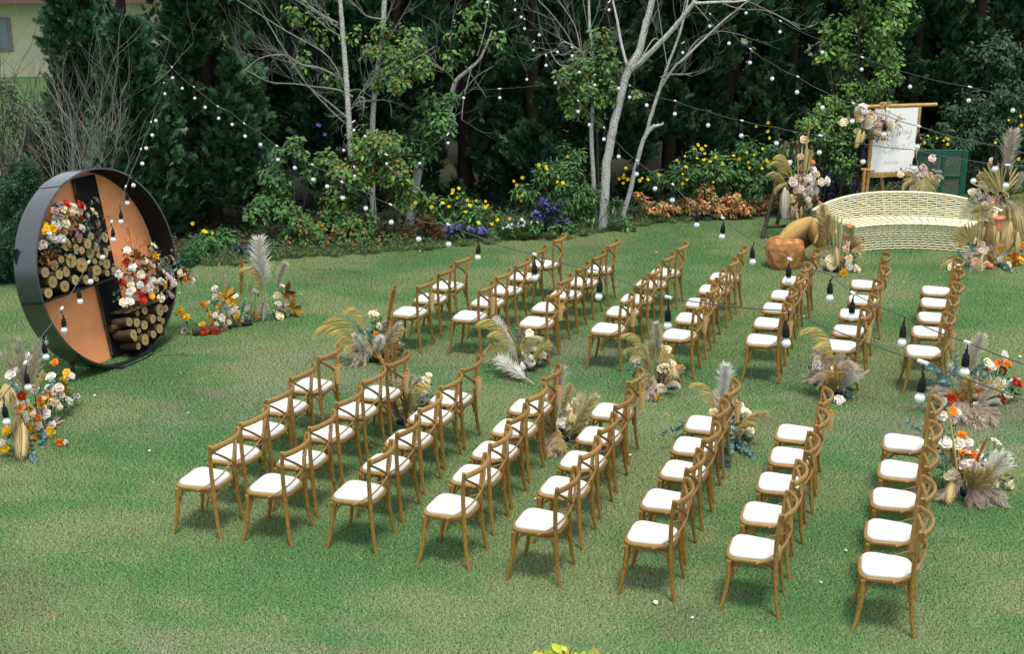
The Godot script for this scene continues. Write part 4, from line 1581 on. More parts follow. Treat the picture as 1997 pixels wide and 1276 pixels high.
func strands(mb: MB, spine: Array, from: float, count: int, len0: float, len1: float, out_k: float, droop: Vector3, wid: float, one_side := false, spread := 1.0) -> void:
	var m := spine.size() - 1
	for i in count:
		var u := from + (1.0 - from) * rng.randf()
		var f := u * m
		var i0 := mini(int(f), m - 1)
		var p: Vector3 = spine[i0].lerp(spine[i0 + 1], f - i0)
		var t: Vector3 = (spine[i0 + 1] - spine[i0]).normalized()
		var w := rf(0, TAU)
		var o := Vector3(cos(w), 0, sin(w))
		if one_side:
			o = (Vector3(-1.0, 0, 0) + Vector3(0, 0, rf(-0.45, 0.45)) + rdir() * 0.2).normalized()
		o = (o - t * o.dot(t) * 0.6).normalized()
		var taper := 0.35 + 0.65 * sin(PI * clampf((u - from) / (1.0 - from) * 0.85 + 0.12, 0, 1))
		var l := lerpf(len0, len1, rng.randf()) * taper
		var d := (t * 1.0 + o * out_k * rf(0.6, 1.3) * spread).normalized()
		var pts := [p]
		for k in 4:
			p += d * l / 4.0
			pts.append(p)
			d = (d + droop * (0.35 + 0.25 * k) + o * 0.06).normalized()
		var sh := rf(0.72, 1.22)
		mb.ribbon(pts, [wid, wid * 1.1, wid, wid * 0.7, wid * 0.15], d.cross(rdir()).normalized(), Color(sh, sh, sh))

func make_plumes() -> void:
	# every plume is one metre long along +y, +x being the upper side; placed plumes are scaled to their length
	for vkind in 3:
		var straight := [Vector3.ZERO, Vector3(0.0, 0.35, 0.0), Vector3(0.015, 0.7, 0.01), Vector3(-0.01, 1.0, 0.02)]
		var arch := curve([Vector3.ZERO, Vector3(0.12, 0.3, 0), Vector3(0.20, 0.62, 0.02), Vector3(0.14, 0.88, 0.03), Vector3(0.0, 1.0, 0.04)], 4)
		var f := MB.new()   # fluffy pampas
		f.tube(straight, [0.010, 0.009, 0.006, 0.002], 5, Color(0.7, 0.62, 0.45), false)
		strands(f, straight, 0.22, 640, 0.17, 0.36, 0.6, Vector3(0.12 * (vkind - 1), -0.10 - 0.14 * vkind, 0.0), 0.0042)
		var a := MB.new()   # arching comb: long strands hanging from one side
		a.tube(arch, [0.010, 0.009, 0.008, 0.006, 0.003], 5, Color(0.85, 0.78, 0.55), false)
		strands(a, arch, 0.14, 330, 0.20, 0.52, 0.9, Vector3(-0.5, 0.05, 0.0), 0.0036, true)
		var s := MB.new()   # tight spike
		s.tube(straight, [0.012, 0.012, 0.010, 0.004], 5, Color(0.8, 0.75, 0.7), false)
		strands(s, straight, 0.12, 480, 0.08, 0.17, 0.5, Vector3(0, 0.03, 0), 0.005)
		var u := MB.new()   # broom: strands from one point, fanning
		for i in 7:
			var w := TAU * i / 7.0 + rf(-0.4, 0.4)
			var sp := rf(0.06, 0.34)
			var d := Vector3(cos(w) * sp, 1, sin(w) * sp).normalized()
			var l := rf(0.72, 1.0)
			var sag := Vector3(-0.10, 0, 0) * rf(0.4, 1.6)
			var spine := [Vector3.ZERO, d * l * 0.35, d * l * 0.7 + sag * 0.5, d * l + sag]
			u.tube(spine, [0.006, 0.006, 0.005, 0.002], 4, Color(0.8, 0.75, 0.7), false)
			strands(u, spine, 0.10, 120, 0.13, 0.30, 0.42, Vector3(-0.10, 0, 0) + d * 0.1, 0.0042)
		var t := MB.new()   # soft tail, looser than the spike
		t.tube(straight, [0.011, 0.010, 0.008, 0.003], 5, Color(0.8, 0.75, 0.65), false)
		strands(t, straight, 0.10, 460, 0.16, 0.30, 0.55, Vector3(-0.16, 0, 0), 0.0055)
		var d2 := MB.new()  # pouch of hanging straw, blunt
		for i in 160:
			var w := rf(0, TAU)
			var o := Vector3(cos(w), 0, sin(w))
			var rr := rf(0.3, 1.0) * 0.16
			var pts := [o * 0.03, o * rr * 0.9 + Vector3(0, 0.3, 0), o * rr + Vector3(0, 0.62, 0), o * rr * 0.7 + Vector3(0, rf(0.85, 1.0), 0)]
			var sh := rf(0.7, 1.25)
			d2.ribbon(pts, [0.006, 0.008, 0.008, 0.003], o.cross(Vector3.UP), Color(sh, sh, sh))
		var p := MB.new()   # palm spear, pleated
		for sd in [-1, 1]:
			p.ribbon([Vector3(0, 0, 0), Vector3(0.0, 0.3, 0.0), Vector3(0.004, 0.75, 0.006 * sd), Vector3(0.0, 1.0, 0.0)], [0.010, 0.030, 0.040, 0.012], Vector3(0, 0.0, 1).rotated(Vector3.UP, 0.7 * sd), Color.WHITE * rf(0.85, 1.1))
		for x in [-0.028, 0.028]:
			p.ribbon([Vector3(x * 0.3, 0, 0.002), Vector3(x, 0.4, 0.006), Vector3(x, 0.93, 0.003)], [0.006, 0.012, 0.006], Vector3(0.6, 0, 0.8), Color.WHITE * 0.8)
		var st := MB.new()  # bare golden stalk with a small head
		st.tube([Vector3.ZERO, Vector3(0.01, 0.5, 0.0), Vector3(-0.01, 1.0, 0.01)], [0.014, 0.016, 0.012], 5, Color.WHITE, true)
		strands(st, [Vector3(0.01, 0.5, 0), Vector3(-0.01, 1.0, 0.01)], 0.3, 60, 0.05, 0.12, 0.25, Vector3.ZERO, 0.005)
		var e := MB.new()   # eucalyptus: paired round leaves
		var es := curve([Vector3.ZERO, Vector3(0.05, 0.35, 0.02), Vector3(0.06, 0.7, -0.02), Vector3(0.0, 1.0, 0.0)], 5)
		e.tube(es, [0.009, 0.007, 0.004], 4, Color(0.7, 0.7, 0.6), false)
		for i in 34:
			var f2 := 0.12 + 0.88 * i / 33.0
			var q: Vector3 = es[mini(int(f2 * (es.size() - 1)), es.size() - 1)]
			var w := i * 2.2 + rf(-0.3, 0.3)
			var dd := Vector3(cos(w), 0.35, sin(w)).normalized()
			var l := 0.14 * (1.1 - 0.4 * f2)
			var sh := rf(0.75, 1.25)
			e.ribbon([q, q + dd * l * 0.3, q + dd * l * 0.7, q + dd * l], [0.01, l * 0.5, l * 0.5, 0.012], dd.cross(rdir()).normalized(), Color(sh, sh, sh))
		var c := MB.new()   # copper leaf cluster
		for i in 9:
			var w := i * 2.4
			var dd := Vector3(cos(w) * 0.8, rf(0.2, 1.0), sin(w) * 0.8).normalized()
			var sh := rf(0.6, 1.3)
			c.ribbon([Vector3.ZERO, dd * 0.35, dd * 0.7 + Vector3(0, -0.04, 0), dd * 1.0 + Vector3(0, -0.12, 0)], [0.03, 0.17, 0.16, 0.02], dd.cross(rdir()).normalized(), Color(sh, sh * 0.95, sh * 0.9))
		var b := MB.new()   # bare twig with side twigs
		var bs := curve([Vector3.ZERO, Vector3(0.06, 0.4, 0.03), Vector3(-0.02, 0.75, 0.0), Vector3(0.03, 1.0, 0.02)], 4)
		b.tube(bs, [0.010, 0.008, 0.006, 0.005, 0.004], 4, Color.WHITE, false)
		for i in 9:
			var q: Vector3 = bs[2 + i % (bs.size() - 2)]
			twigs(b, q, (Vector3.UP * 0.7 + rdir()).normalized(), rf(0.12, 0.3), 0.005, 0, 0.2)
		var pair := {"f": f, "a": a, "s": s, "u": u, "t": t, "d": d2, "p": p, "st": st, "e": e, "c": c, "b": b}
		for k in pair:
			if not plume_meshes.has(k):
				plume_meshes[k] = []
			plume_meshes[k].append(pair[k].mesh())
	M.euc = mat(0.15, 0.27, 0.265, 0.7)
	M.copper_leaf = mat(0.26, 0.105, 0.025, 0.6)
	M.gold_leaf = mat(0.42, 0.21, 0.02, 0.6)
	M.rust = mat(0.16, 0.05, 0.025, 0.7)

func arrangement(t: Node3D, spread: Vector2, fl: String, pl: String, frame: Transform3D, foliage_n: int, size := 1.0, gold := false, dried := false) -> void:
	# t: the thing at its base; frame: from the numbers (centimetres) to the thing's own space
	var ctr := frame * Vector3(0, 0.06, 0)
	var core := MB.new()
	if dried or not frame.basis.is_equal_approx(Basis()):   # blooms of a hanging or standing cluster face away from its own middle
		ctr = Vector3.ZERO
		for q in rows(fl):
			ctr += frame * (Vector3(q[1], q[2], q[3] - 12.0) * 0.01) / rows(fl).size()
	for q in rows(pl):
		var k: String = q[0]
		var a := frame * (Vector3(q[1], q[2], q[3]) * 0.01)
		var b := frame * (Vector3(q[4], q[5], q[6]) * 0.01)
		if a.distance_to(b) < 0.03:
			continue
		var kind := k[0]
		var col := k[1]
		var v := rng.randi() % 3
		var xf := along(a, b, Vector3.UP + rdir() * 0.15)
		if k == "eb":
			part("eucalyptus_sprig", plume_meshes.e[v], M.euc, t, xf)
		elif k[0] == "c":
			part("leaf_cluster", plume_meshes.c[v], M.rust if col == "r" else (M.gold_leaf if gold else M.copper_leaf), t, xf)
		elif k == "br":
			part("twig", plume_meshes.b[v], M.twig_dark, t, xf)
		elif k == "st" or k == "sy":
			part("stalk", plume_meshes.st[v], M.plume_b if k == "st" else M.plume_y, t, xf)
		elif kind == "p":
			for i in 7:   # a fan of pleated spears about the given direction
				var w := (i - 3) * 0.17
				var x2 := xf
				x2.basis = Basis((Vector3(0, 0, 1) + rdir() * 0.1).normalized(), w) * xf.basis
				part("palm_blade", plume_meshes.p[v], M.plume_c if col == "c" else M.plume_t, t, x2)
		elif kind == "s" and col == "p":
			xf.basis = xf.basis * Basis(Vector3.UP, rf(-0.4, 0.4))
			part("palm_spear", plume_meshes.p[v], M.plume_c, t, xf)
		elif kind == "s":
			var k2 := xf
			part("spike", plume_meshes.s[v], M["plume_" + col], t, k2)
		elif kind == "d":
			part("straw_tassel", plume_meshes.d[v], M["plume_" + col], t, xf)
		else:
			part("plume", plume_meshes[kind][v], M["plume_" + col], t, xf)
	for q in rows(fl):
		var k: String = q[0]
		var p := frame * (Vector3(q[1], q[2], q[3]) * 0.01)
		var d := ((p - ctr) * Vector3(1, 0.8, 1)).normalized() * 0.6 + frame.basis.z * 0.75 + Vector3.UP * 0.35 + rdir() * 0.45
		d = d.normalized()
		var x := d.cross(rdir()).normalized()
		var s := rf(0.95, 1.3) * size
		var mi := 0
		if k == "w":
			mi = [0, 1, 1, 2][rng.randi() % 4]
		elif k == "c":
			mi = [0, 1, 2, 2][rng.randi() % 4]
		elif k == "y" or k == "o":
			mi = [1, 1, 2, 2][rng.randi() % 4]
			s *= 0.88
		elif k == "r":
			mi = 1
		elif k == "t":
			mi = 1
		elif k == "b":
			mi = 4
			s = rf(0.78, 0.95)
			x = Vector3.RIGHT
			d = (Vector3.UP + rdir() * 0.3).normalized()
			x = d.cross(Vector3(0, 0, 1)).normalized()
		var bs := Basis(x * s, d * s, x.cross(d) * s)
		part("flower" if mi < 4 else "paper_ball", flower_meshes[mi], M["flower_%s%d" % [k, rng.randi() % 3]], t, Transform3D(bs, p))
		if mi < 4 and rng.randf() < (0.95 if dried else 0.62):   # a smaller bloom tucked in beside it
			var d2 := (d + rdir() * 0.7).normalized()
			var x2 := d2.cross(rdir()).normalized()
			var s2 := s * rf(0.5, 0.8)
			var off := rdir() * rf(0.05, 0.085)
			off -= d * maxf(0.0, off.dot(d))
			var p2 := p + off
			if frame.basis.is_equal_approx(Basis()) and p2.y + t.position.y < 0.035:
				p2.y = 0.04 - t.position.y
			var k2: String = k if rng.randf() < 0.55 and not k in ["o", "r"] else ["w", "c", "p"][rng.randi() % 3]
			part("flower", flower_meshes[rng.randi() % 3], M["flower_%s%d" % [k2, rng.randi() % 3]], t, Transform3D(Basis(x2 * s2, d2 * s2, x2.cross(d2) * s2), p2))
		if mi < 4 and frame.basis.is_equal_approx(Basis()):
			var foot := Vector3(lerpf(p.x * 0.5, p.x, 0.5), 0.02, p.z * 0.7)
			core.tube(curve([foot, foot.lerp(p, 0.6) + Vector3(0, 0.02, 0), p], 3), [0.0035], 4, Color.WHITE, false)
		elif mi < 4:
			var back := p - d * 0.14
			core.tube([back, p], [0.0035], 4, Color.WHITE, false)
	if core.v.size() > 0:
		part("stem", core.mesh(), M.stem, t).set_meta("kind", "stuff")
	if foliage_n > 0:
		var xf := []
		var cols := []
		var pts := rows(fl)
		for i in foliage_n:
			var q: Array = pts[rng.randi() % pts.size()]
			var p := frame * (Vector3(q[1], q[2] * rf(0.3, 0.95), q[3]) * 0.01) + rdir() * 0.055 - frame.basis.z * 0.04
			if frame.basis.is_equal_approx(Basis()) and p.y + t.position.y < 0.01:
				p.y = rf(0.01, 0.06)
			var y := (rdir() + (p - ctr).normalized() * 0.6).normalized()
			var x := y.cross(rdir()).normalized()
			var s := rf(0.6, 1.0)
			xf.append(Transform3D(Basis(x * s, y * s, x.cross(y) * s), p))
			cols.append([Color(0.05, 0.10, 0.05), Color(0.08, 0.14, 0.085), Color(0.13, 0.20, 0.17), Color(0.15, 0.09, 0.03), Color(0.05, 0.08, 0.04), Color(0.42, 0.33, 0.15), Color(0.55, 0.45, 0.24), Color(0.38, 0.25, 0.12), Color(0.5, 0.36, 0.2)][rng.randi() % 5 + (4 if dried and i % 4 > 0 else 0)] * rf(0.7, 1.2))
		scatter("foliage", leaf_small, M.leaf, xf, cols, t, true)

func build_flowers() -> void:
	for q in ARRANGEMENTS:
		var at := Vector3(q[2], q[3], q[4])
		var t := thing("flower_arrangement", q[1], "flower arrangement", at, 0.0, q[9] if q.size() > 9 else "flower arrangements on the lawn")
		if q[3] == 0.0:   # foam block or pot that holds the stems
			var fm := MB.new()
			fm.lathe([Vector2(0.0, 0.0), Vector2(0.075, 0.0), Vector2(0.07, 0.04), Vector2(0.045, 0.06), Vector2(0.0, 0.065)], 12)
			part("foam_base", fm.mesh(), M.foam, t)
		if q[0] in ["J", "K", "L", "M", "N", "O", "P", "Q", "S"]:   # loose dried grass all round the foot of the aisle bunches
			for i in 9:
				var w := TAU * i / 9.0 + rf(-0.3, 0.3)
				var out := Vector3(cos(w), 0, sin(w))
				var a := out * 0.05 + Vector3(0, 0.05, 0)
				var b := out * rf(0.20, 0.36) + Vector3(0, rf(0.14, 0.52), 0)
				var kd: String = ["u", "t", "a", "f"][rng.randi() % 4]
				part("plume", plume_meshes[kd][rng.randi() % 3], M["plume_" + ["t", "c", "m", "w", "y", "c"][rng.randi() % 6]], t, along(a, b, Vector3.UP + rdir() * 0.2))
		arrangement(t, Vector2(q[5], q[6]), q[7], q[8], Transform3D(), 240, 1.3 if q[0] in ["E", "F", "G", "H", "I", "R"] else 1.0, q[0] in ["B", "K", "N", "O"], q[0] in ["E", "F", "G", "H", "I", "R"])
	for q in DISC_FLOWERS:
		var at := disc_xf * Vector3(q[4], q[5], 0.0)
		var t := thing("flower_arrangement", q[1], "flower arrangement", at, 0.0, "flowers set into the round backdrop")
		arrangement(t, Vector2.ONE, q[2], q[3], Transform3D(disc_xf.basis, disc_xf.origin - at), 420, 1.0)

# ------------------------------------------------------------------ string lights
func build_strings() -> void:
	var bulb := MB.new()
	var prof := []
	for i in 11:
		var w := -PI * 0.5 + PI * 0.80 * i / 10.0
		prof.append(Vector2(maxf(0.0, cos(w) * 0.0235), sin(w) * 0.0235))
	prof.append(Vector2(0.0130, 0.031))
	bulb.lathe(prof, 16)
	var bulb_m := bulb.mesh()
	var sock := MB.new()
	sock.lathe([Vector2(0.0, 0.030), Vector2(0.0175, 0.030), Vector2(0.019, 0.036), Vector2(0.019, 0.066), Vector2(0.0165, 0.069), Vector2(0.0165, 0.086), Vector2(0.008, 0.097), Vector2(0.0055, 0.118), Vector2(0.0, 0.12)], 12)
	var sock_m := sock.mesh()
	for k in STRINGS.size():
		var s: Array = STRINGS[k]
		var pts := rows(s[2])
		var t := thing("string_light", s[0], "string lights", Vector3(pts[0][0], 0, pts[0][2]), 0.0, "strings of white bulbs over the lawn")
		var line := []
		var drop: float = s[1]
		for q in pts:
			line.append(Vector3(q[0], q[1] + drop, q[2]) - t.position)
		# run on past both ends to where the cable is tied
		line.insert(0, line[0] + (line[0] - line[1]) * 1.2 + Vector3(0, 0.06, 0))
		line.append(line[-1] + (line[-1] - line[-2]) * 1.6 + Vector3(0, 0.05, 0))
		var cable := []
		for i in line.size() - 1:
			var a: Vector3 = line[i]
			var b: Vector3 = line[i + 1]
			for j in 4:
				var f := j / 4.0
				cable.append(a.lerp(b, f) - Vector3(0, 0.05 * a.distance_to(b) * f * (1.0 - f), 0))
		cable.append(line[-1])
		var cm := MB.new()
		cm.tube(cable, [0.0034], 6)
		part("cable", cm.mesh(), M.cable, t)
		for i in pts.size():
			var p := Vector3(pts[i][0], pts[i][1], pts[i][2]) - t.position
			var cord := MB.new()
			cord.tube([p + Vector3(0, 0.115, 0), p + Vector3(rf(-0.006, 0.006), drop * 0.5 + 0.06, 0.004), p + Vector3(0, drop, 0)], [0.0035], 5)
			part("drop_cord", cord.mesh(), M.black, t)
			var tilt := Basis(Vector3(rf(-1, 1), 0, rf(-1, 1)).normalized(), rf(0.0, 0.09))
			var sk := part("bulb_socket", sock_m, M.black, t, Transform3D(tilt, p))
			part("bulb", bulb_m, M.bulb, sk)
			if i % 2 == 0:
				var cl := MB.new()
				var dir: Vector3 = (line[i + 2] - line[i]).normalized()
				cl.tube([p + Vector3(0, drop, 0) - dir * 0.028, p + Vector3(0, drop, 0) + dir * 0.028], [0.010], 6)
				part("cable_tie", cl.mesh(), M.clip, t)

# ------------------------------------------------------------------ litter
func build_litter() -> void:
	var pet := MB.new()
	petal(pet, Basis(), 0.045, 0.020, 0.35, 0.2, -0.02, 1.0)
	var pm := pet.mesh()
	for q in PETALS:
		var col: String = q[2]
		var t := thing("fallen_petal", q[3], "petal", Vector3(q[0], 0.024, q[1]), rf(0, TAU), "petals fallen on the lawn")
		part("blade", pm, M["flower_" + col], t, Transform3D(Basis(rdir(), rf(0, 0.4)).scaled(Vector3.ONE * rf(0.5, 0.95))))
	for i in 36:
		var z := -9.0 - rf(0, 13.0)
		var x := rf(-0.36, 0.37) * absf(z)
		var leafy := rng.randf() < 0.5
		var t := thing("fallen_leaf" if leafy else "fallen_petal", "small brown dead leaf lying on the mown grass" if leafy else "tiny white petal fallen on the mown grass", "leaf" if leafy else "petal", Vector3(x, 0.022, z), rf(0, TAU), "dead leaves on the lawn" if leafy else "tiny petals scattered on the lawn")
		part("blade", pm, M.copper_leaf if leafy else M.flower_w, t, Transform3D(Basis(rdir(), rf(0, 0.5)).scaled(Vector3.ONE * rf(0.4, 0.75))))
	for q in [[-3.1, -19.6, 0.5, 0.2, "dead twig on the grass by the leafy shrub, longer one"], [-2.5, -19.4, 0.35, -0.4, "dead twig on the grass by the leafy shrub, shorter one"], [-4.25, -15.35, 0.34, 0.25, "pale stick lying on the grass in front of the lower log stack"]]:
		var t := thing("fallen_twig", q[4], "twig", Vector3(q[0], 0.02, q[1]), q[3])
		var mb := MB.new()
		twigs(mb, Vector3(-q[2] * 0.5, 0.005, 0), Vector3(1, 0.0, 0.1), q[2], 0.008, 1, 0.0)
		for i in mb.v.size():
			mb.v[i].y = maxf(absf(mb.v[i].y) * 0.3, 0.002)
		part("stick", mb.mesh(), M.twig_dark if q[0] > -4 else M.twig, t)

# ------------------------------------------------------------------ measurements (metres)
const BED_EDGE := "-13.00 -19.50;-5.39 -19.89;-4.74 -20.01;-4.28 -20.18;-3.36 -20.62;-2.53 -20.77;-2.04 -20.98;-1.28 -21.20;-0.86 -21.35;0.01 -21.73;0.91 -22.04;1.56 -22.36;2.34 -22.94;3.83 -23.55;4.85 -23.92;5.99 -24.68;7.09 -25.07;9.18 -25.28;11.33 -26.56"
const TRUNKS := {"b1": ["-2.73 -0.40 -22.00 0.077;-2.73 0.70 -22.00 0.067;-2.75 1.34 -22.00 0.062;-2.77 2.06 -22.00 0.053;-2.78 2.50 -22.00 0.051;-2.80 3.02 -22.00 0.048;-2.82 3.55 -22.00 0.044;-2.84 3.97 -22.00 0.039;-2.87 4.94 -22.00 0.031;-2.87 6.04 -22.00 0.017"], "b2": ["-2.41 -0.50 -22.40 0.064;-2.45 0.43 -22.40 0.059;-2.43 1.51 -22.40 0.054;-2.38 2.23 -22.40 0.049;-2.31 2.67 -22.40 0.049;-2.19 3.46 -22.40 0.049;-2.14 3.95 -22.40 0.045;-2.01 4.94 -22.40 0.031;-1.92 6.06 -22.40 0.018"], "lean": ["-1.93 -0.48 -22.70 0.093;-1.79 0.37 -22.70 0.092;-1.61 1.19 -22.70 0.087;-1.33 1.63 -22.70 0.077;-1.10 2.03 -22.70 0.064;-1.00 2.52 -22.70 0.041;-0.74 2.77 -22.70 0.032;-0.53 2.98 -22.70 0.023;-0.34 3.42 -22.70 0.014"], "b3": ["1.59 -0.02 -22.35 0.096;1.62 0.44 -22.35 0.091;1.64 1.07 -22.35 0.086;1.70 1.53 -22.35 0.081;1.77 1.90 -22.35 0.081;1.91 2.56 -22.35 0.076;2.01 2.85 -22.35 0.076;2.16 3.12 -22.35 0.067;2.25 3.53 -22.35 0.062;2.35 3.95 -22.35 0.058;2.48 4.94 -22.35 0.044;2.52 6.06 -22.35 0.022", "2.01 2.79 -22.35 0.054;2.18 2.94 -22.23 0.053;2.39 3.17 -22.10 0.048;2.68 3.51 -21.98 0.044;2.97 3.92 -21.85 0.039;3.26 4.47 -21.73 0.026;3.61 5.26 -21.60 0.013", "2.95 3.93 -21.70 0.030;3.36 3.95 -21.70 0.022;3.77 3.97 -21.70 0.017;4.19 4.08 -21.70 0.009", "1.98 2.78 -22.35 0.027;1.85 3.26 -22.46 0.027;1.79 3.60 -22.58 0.022;1.67 4.10 -22.69 0.018;1.49 4.77 -22.80 0.009"], "b4": ["1.50 -0.05 -22.50 0.050;1.43 0.89 -22.50 0.045;1.38 1.77 -22.50 0.041;1.40 2.31 -22.50 0.036;1.40 2.87 -22.50 0.031;1.32 3.52 -22.50 0.027;1.28 4.28 -22.50 0.018;1.20 5.26 -22.50 0.009"], "b5": ["1.57 -0.07 -22.60 0.032;1.52 0.85 -22.60 0.027;1.47 1.76 -22.60 0.023;1.26 2.56 -22.60 0.018;1.14 3.17 -22.60 0.014;1.01 3.94 -22.60 0.013"], "b6": ["1.96 -0.03 -22.90 0.056;2.11 0.54 -22.90 0.051;2.26 1.26 -22.90 0.046;2.36 1.57 -22.90 0.041;2.49 1.75 -22.90 0.041", "2.49 1.75 -22.90 0.037;2.65 1.78 -22.90 0.023;2.66 1.82 -22.90 0.014", "2.36 1.57 -22.90 0.032;2.47 1.99 -22.90 0.037;2.59 2.39 -22.90 0.032;2.71 2.79 -22.90 0.027;2.91 3.38 -22.90 0.023;3.02 3.92 -22.90 0.018;3.07 4.60 -22.90 0.009", "2.62 2.44 -22.90 0.023;2.82 2.80 -22.76 0.023;2.98 2.97 -22.62 0.023;3.50 3.52 -22.48 0.018;3.89 3.88 -22.34 0.013;4.28 4.20 -22.20 0.009"]}
const LIMBS := {"b1": ["-2.68 2.36 -22.06 0.026;-2.98 2.49 -22.07 0.022;-3.37 2.55 -22.08 0.022;-3.67 2.57 -22.08 0.018;-4.08 2.62 -22.09 0.013;-4.49 2.80 -22.10 0.009", "-2.81 2.61 -22.14 0.027;-3.17 2.84 -22.00 0.026;-3.49 2.94 -21.86 0.026;-3.76 3.09 -21.72 0.017;-4.12 3.05 -21.59 0.013;-4.37 2.87 -21.45 0.009", "-2.77 1.99 -21.96 0.026;-3.09 2.30 -21.87 0.018;-3.37 2.57 -21.78 0.013;-3.47 2.74 -21.69 0.009", "-2.89 3.59 -22.08 0.026;-3.16 3.71 -22.18 0.022;-3.43 3.87 -22.28 0.013", "-2.79 3.34 -22.01 0.022;-3.03 3.52 -21.82 0.017;-3.33 3.82 -21.63 0.013;-3.53 4.16 -21.45 0.009", "-2.78 2.36 -22.04 0.022;-3.08 3.05 -22.03 0.018;-3.74 3.47 -22.01 0.013;-4.56 3.97 -21.99 0.009", "-2.68 2.24 -22.02 0.026;-2.56 2.40 -21.76 0.030;-2.42 2.43 -21.49 0.026", "-2.80 3.38 -22.11 0.018;-3.02 3.65 -21.79 0.013;-3.62 4.08 -21.46 0.009", "-2.77 1.83 -22.15 0.022;-3.12 2.19 -22.03 0.018;-3.51 2.72 -21.90 0.017;-3.96 3.49 -21.78 0.013;-4.16 3.98 -21.66 0.009"], "b2": ["-2.38 2.26 -22.32 0.031;-2.63 2.24 -22.33 0.036;-2.72 2.18 -22.34 0.031", "-2.38 2.26 -22.33 0.022;-2.14 2.24 -22.45 0.022;-2.09 1.98 -22.56 0.018", "-2.14 2.23 -22.51 0.014;-1.84 2.66 -22.49 0.013;-1.30 3.09 -22.47 0.009", "-2.26 3.09 -22.47 0.018;-1.97 3.45 -22.26 0.013;-1.69 3.96 -22.04 0.009", "-2.38 2.32 -22.38 0.022;-2.61 2.49 -22.24 0.018;-2.77 2.44 -22.11 0.013", "-2.33 2.42 -22.26 0.013;-1.98 2.78 -22.11 0.013;-1.27 3.22 -21.97 0.009", "-2.16 3.62 -22.31 0.022;-2.42 3.71 -22.12 0.018;-2.61 3.93 -21.93 0.013;-2.83 4.06 -21.74 0.009", "-2.18 3.47 -22.27 0.018;-2.04 3.79 -22.14 0.013;-1.89 4.13 -22.01 0.009"], "lean": ["-1.96 1.56 -22.75 0.032;-1.51 1.88 -22.71 0.027;-0.97 2.29 -22.67 0.023;-0.61 2.64 -22.63 0.014;-0.34 2.82 -22.59 0.009", "-1.00 2.53 -22.62 0.023;-1.13 2.74 -22.50 0.018;-1.39 2.93 -22.38 0.018;-1.66 2.90 -22.26 0.018", "-0.69 2.78 -22.58 0.018;-0.83 2.31 -22.44 0.013;-0.87 1.94 -22.31 0.009", "-0.80 2.82 -22.65 0.018;-0.52 2.36 -22.77 0.014;-0.44 2.26 -22.89 0.009", "-0.61 2.99 -22.66 0.018;-0.47 3.41 -22.82 0.014;-0.39 3.92 -22.98 0.009", "-1.18 2.73 -22.66 0.014;-1.50 2.97 -22.82 0.009;-1.64 3.22 -22.99 0.009", "-1.01 2.50 -22.84 0.014;-1.05 3.27 -22.45 0.009;-0.92 3.96 -22.05 0.009"], "b3": ["2.06 3.08 -22.19 0.018;1.89 2.76 -22.31 0.013;1.82 2.49 -22.43 0.009", "2.54 3.25 -22.44 0.018;2.38 3.33 -22.13 0.018;2.18 3.07 -21.82 0.013", "2.71 3.50 -22.22 0.018;2.87 3.69 -22.42 0.013;2.97 4.10 -22.61 0.009", "2.24 3.45 -22.20 0.013;2.39 3.80 -22.00 0.013;2.52 4.22 -21.79 0.009", "3.03 3.90 -22.28 0.018;3.44 3.44 -22.37 0.013;3.55 3.22 -22.47 0.009", "3.89 3.94 -22.43 0.013;4.38 3.73 -22.58 0.009;4.95 3.50 -22.72 0.009", "3.45 3.92 -22.32 0.013;3.78 3.81 -22.19 0.013;4.27 3.80 -22.06 0.009;4.78 3.52 -21.93 0.009"], "b4": ["1.39 2.92 -22.46 0.022;1.20 3.05 -22.51 0.022;0.98 3.21 -22.57 0.022;0.85 3.21 -22.62 0.023;0.76 3.07 -22.68 0.018;0.65 3.04 -22.73 0.014", "0.76 3.10 -22.41 0.018;0.90 3.01 -22.67 0.014;1.04 3.07 -22.92 0.014", "1.37 3.01 -22.47 0.018;1.56 3.03 -22.63 0.014;1.74 3.19 -22.79 0.009", "1.07 3.16 -22.65 0.018;0.89 3.42 -22.68 0.014;0.63 3.76 -22.71 0.014;0.45 3.93 -22.74 0.014;0.36 4.10 -22.77 0.009", "1.15 3.10 -22.41 0.013;1.06 3.51 -22.57 0.013;0.80 3.93 -22.74 0.009", "1.35 3.25 -22.65 0.014;1.23 3.77 -22.53 0.013;1.13 4.20 -22.42 0.009", "0.65 3.06 -22.55 0.013;0.80 2.88 -22.43 0.013;0.97 2.85 -22.31 0.009", "1.32 3.43 -22.48 0.013;1.43 3.78 -22.31 0.013;1.50 4.12 -22.15 0.009"], "b6": ["2.57 2.63 -22.78 0.018;2.70 2.66 -22.85 0.014;2.98 2.68 -22.92 0.014;3.17 2.60 -22.99 0.009", "2.66 2.68 -22.86 0.018;2.95 2.63 -23.06 0.014;3.20 2.66 -23.26 0.009", "3.03 2.93 -22.97 0.014;3.24 3.21 -23.08 0.014;3.61 3.38 -23.18 0.009;4.08 3.29 -23.28 0.009", "2.70 2.80 -22.79 0.014;2.59 3.32 -22.89 0.014;2.49 3.92 -22.99 0.009", "2.90 3.38 -22.84 0.014;2.76 3.77 -22.59 0.009;2.68 4.12 -22.35 0.009"]}
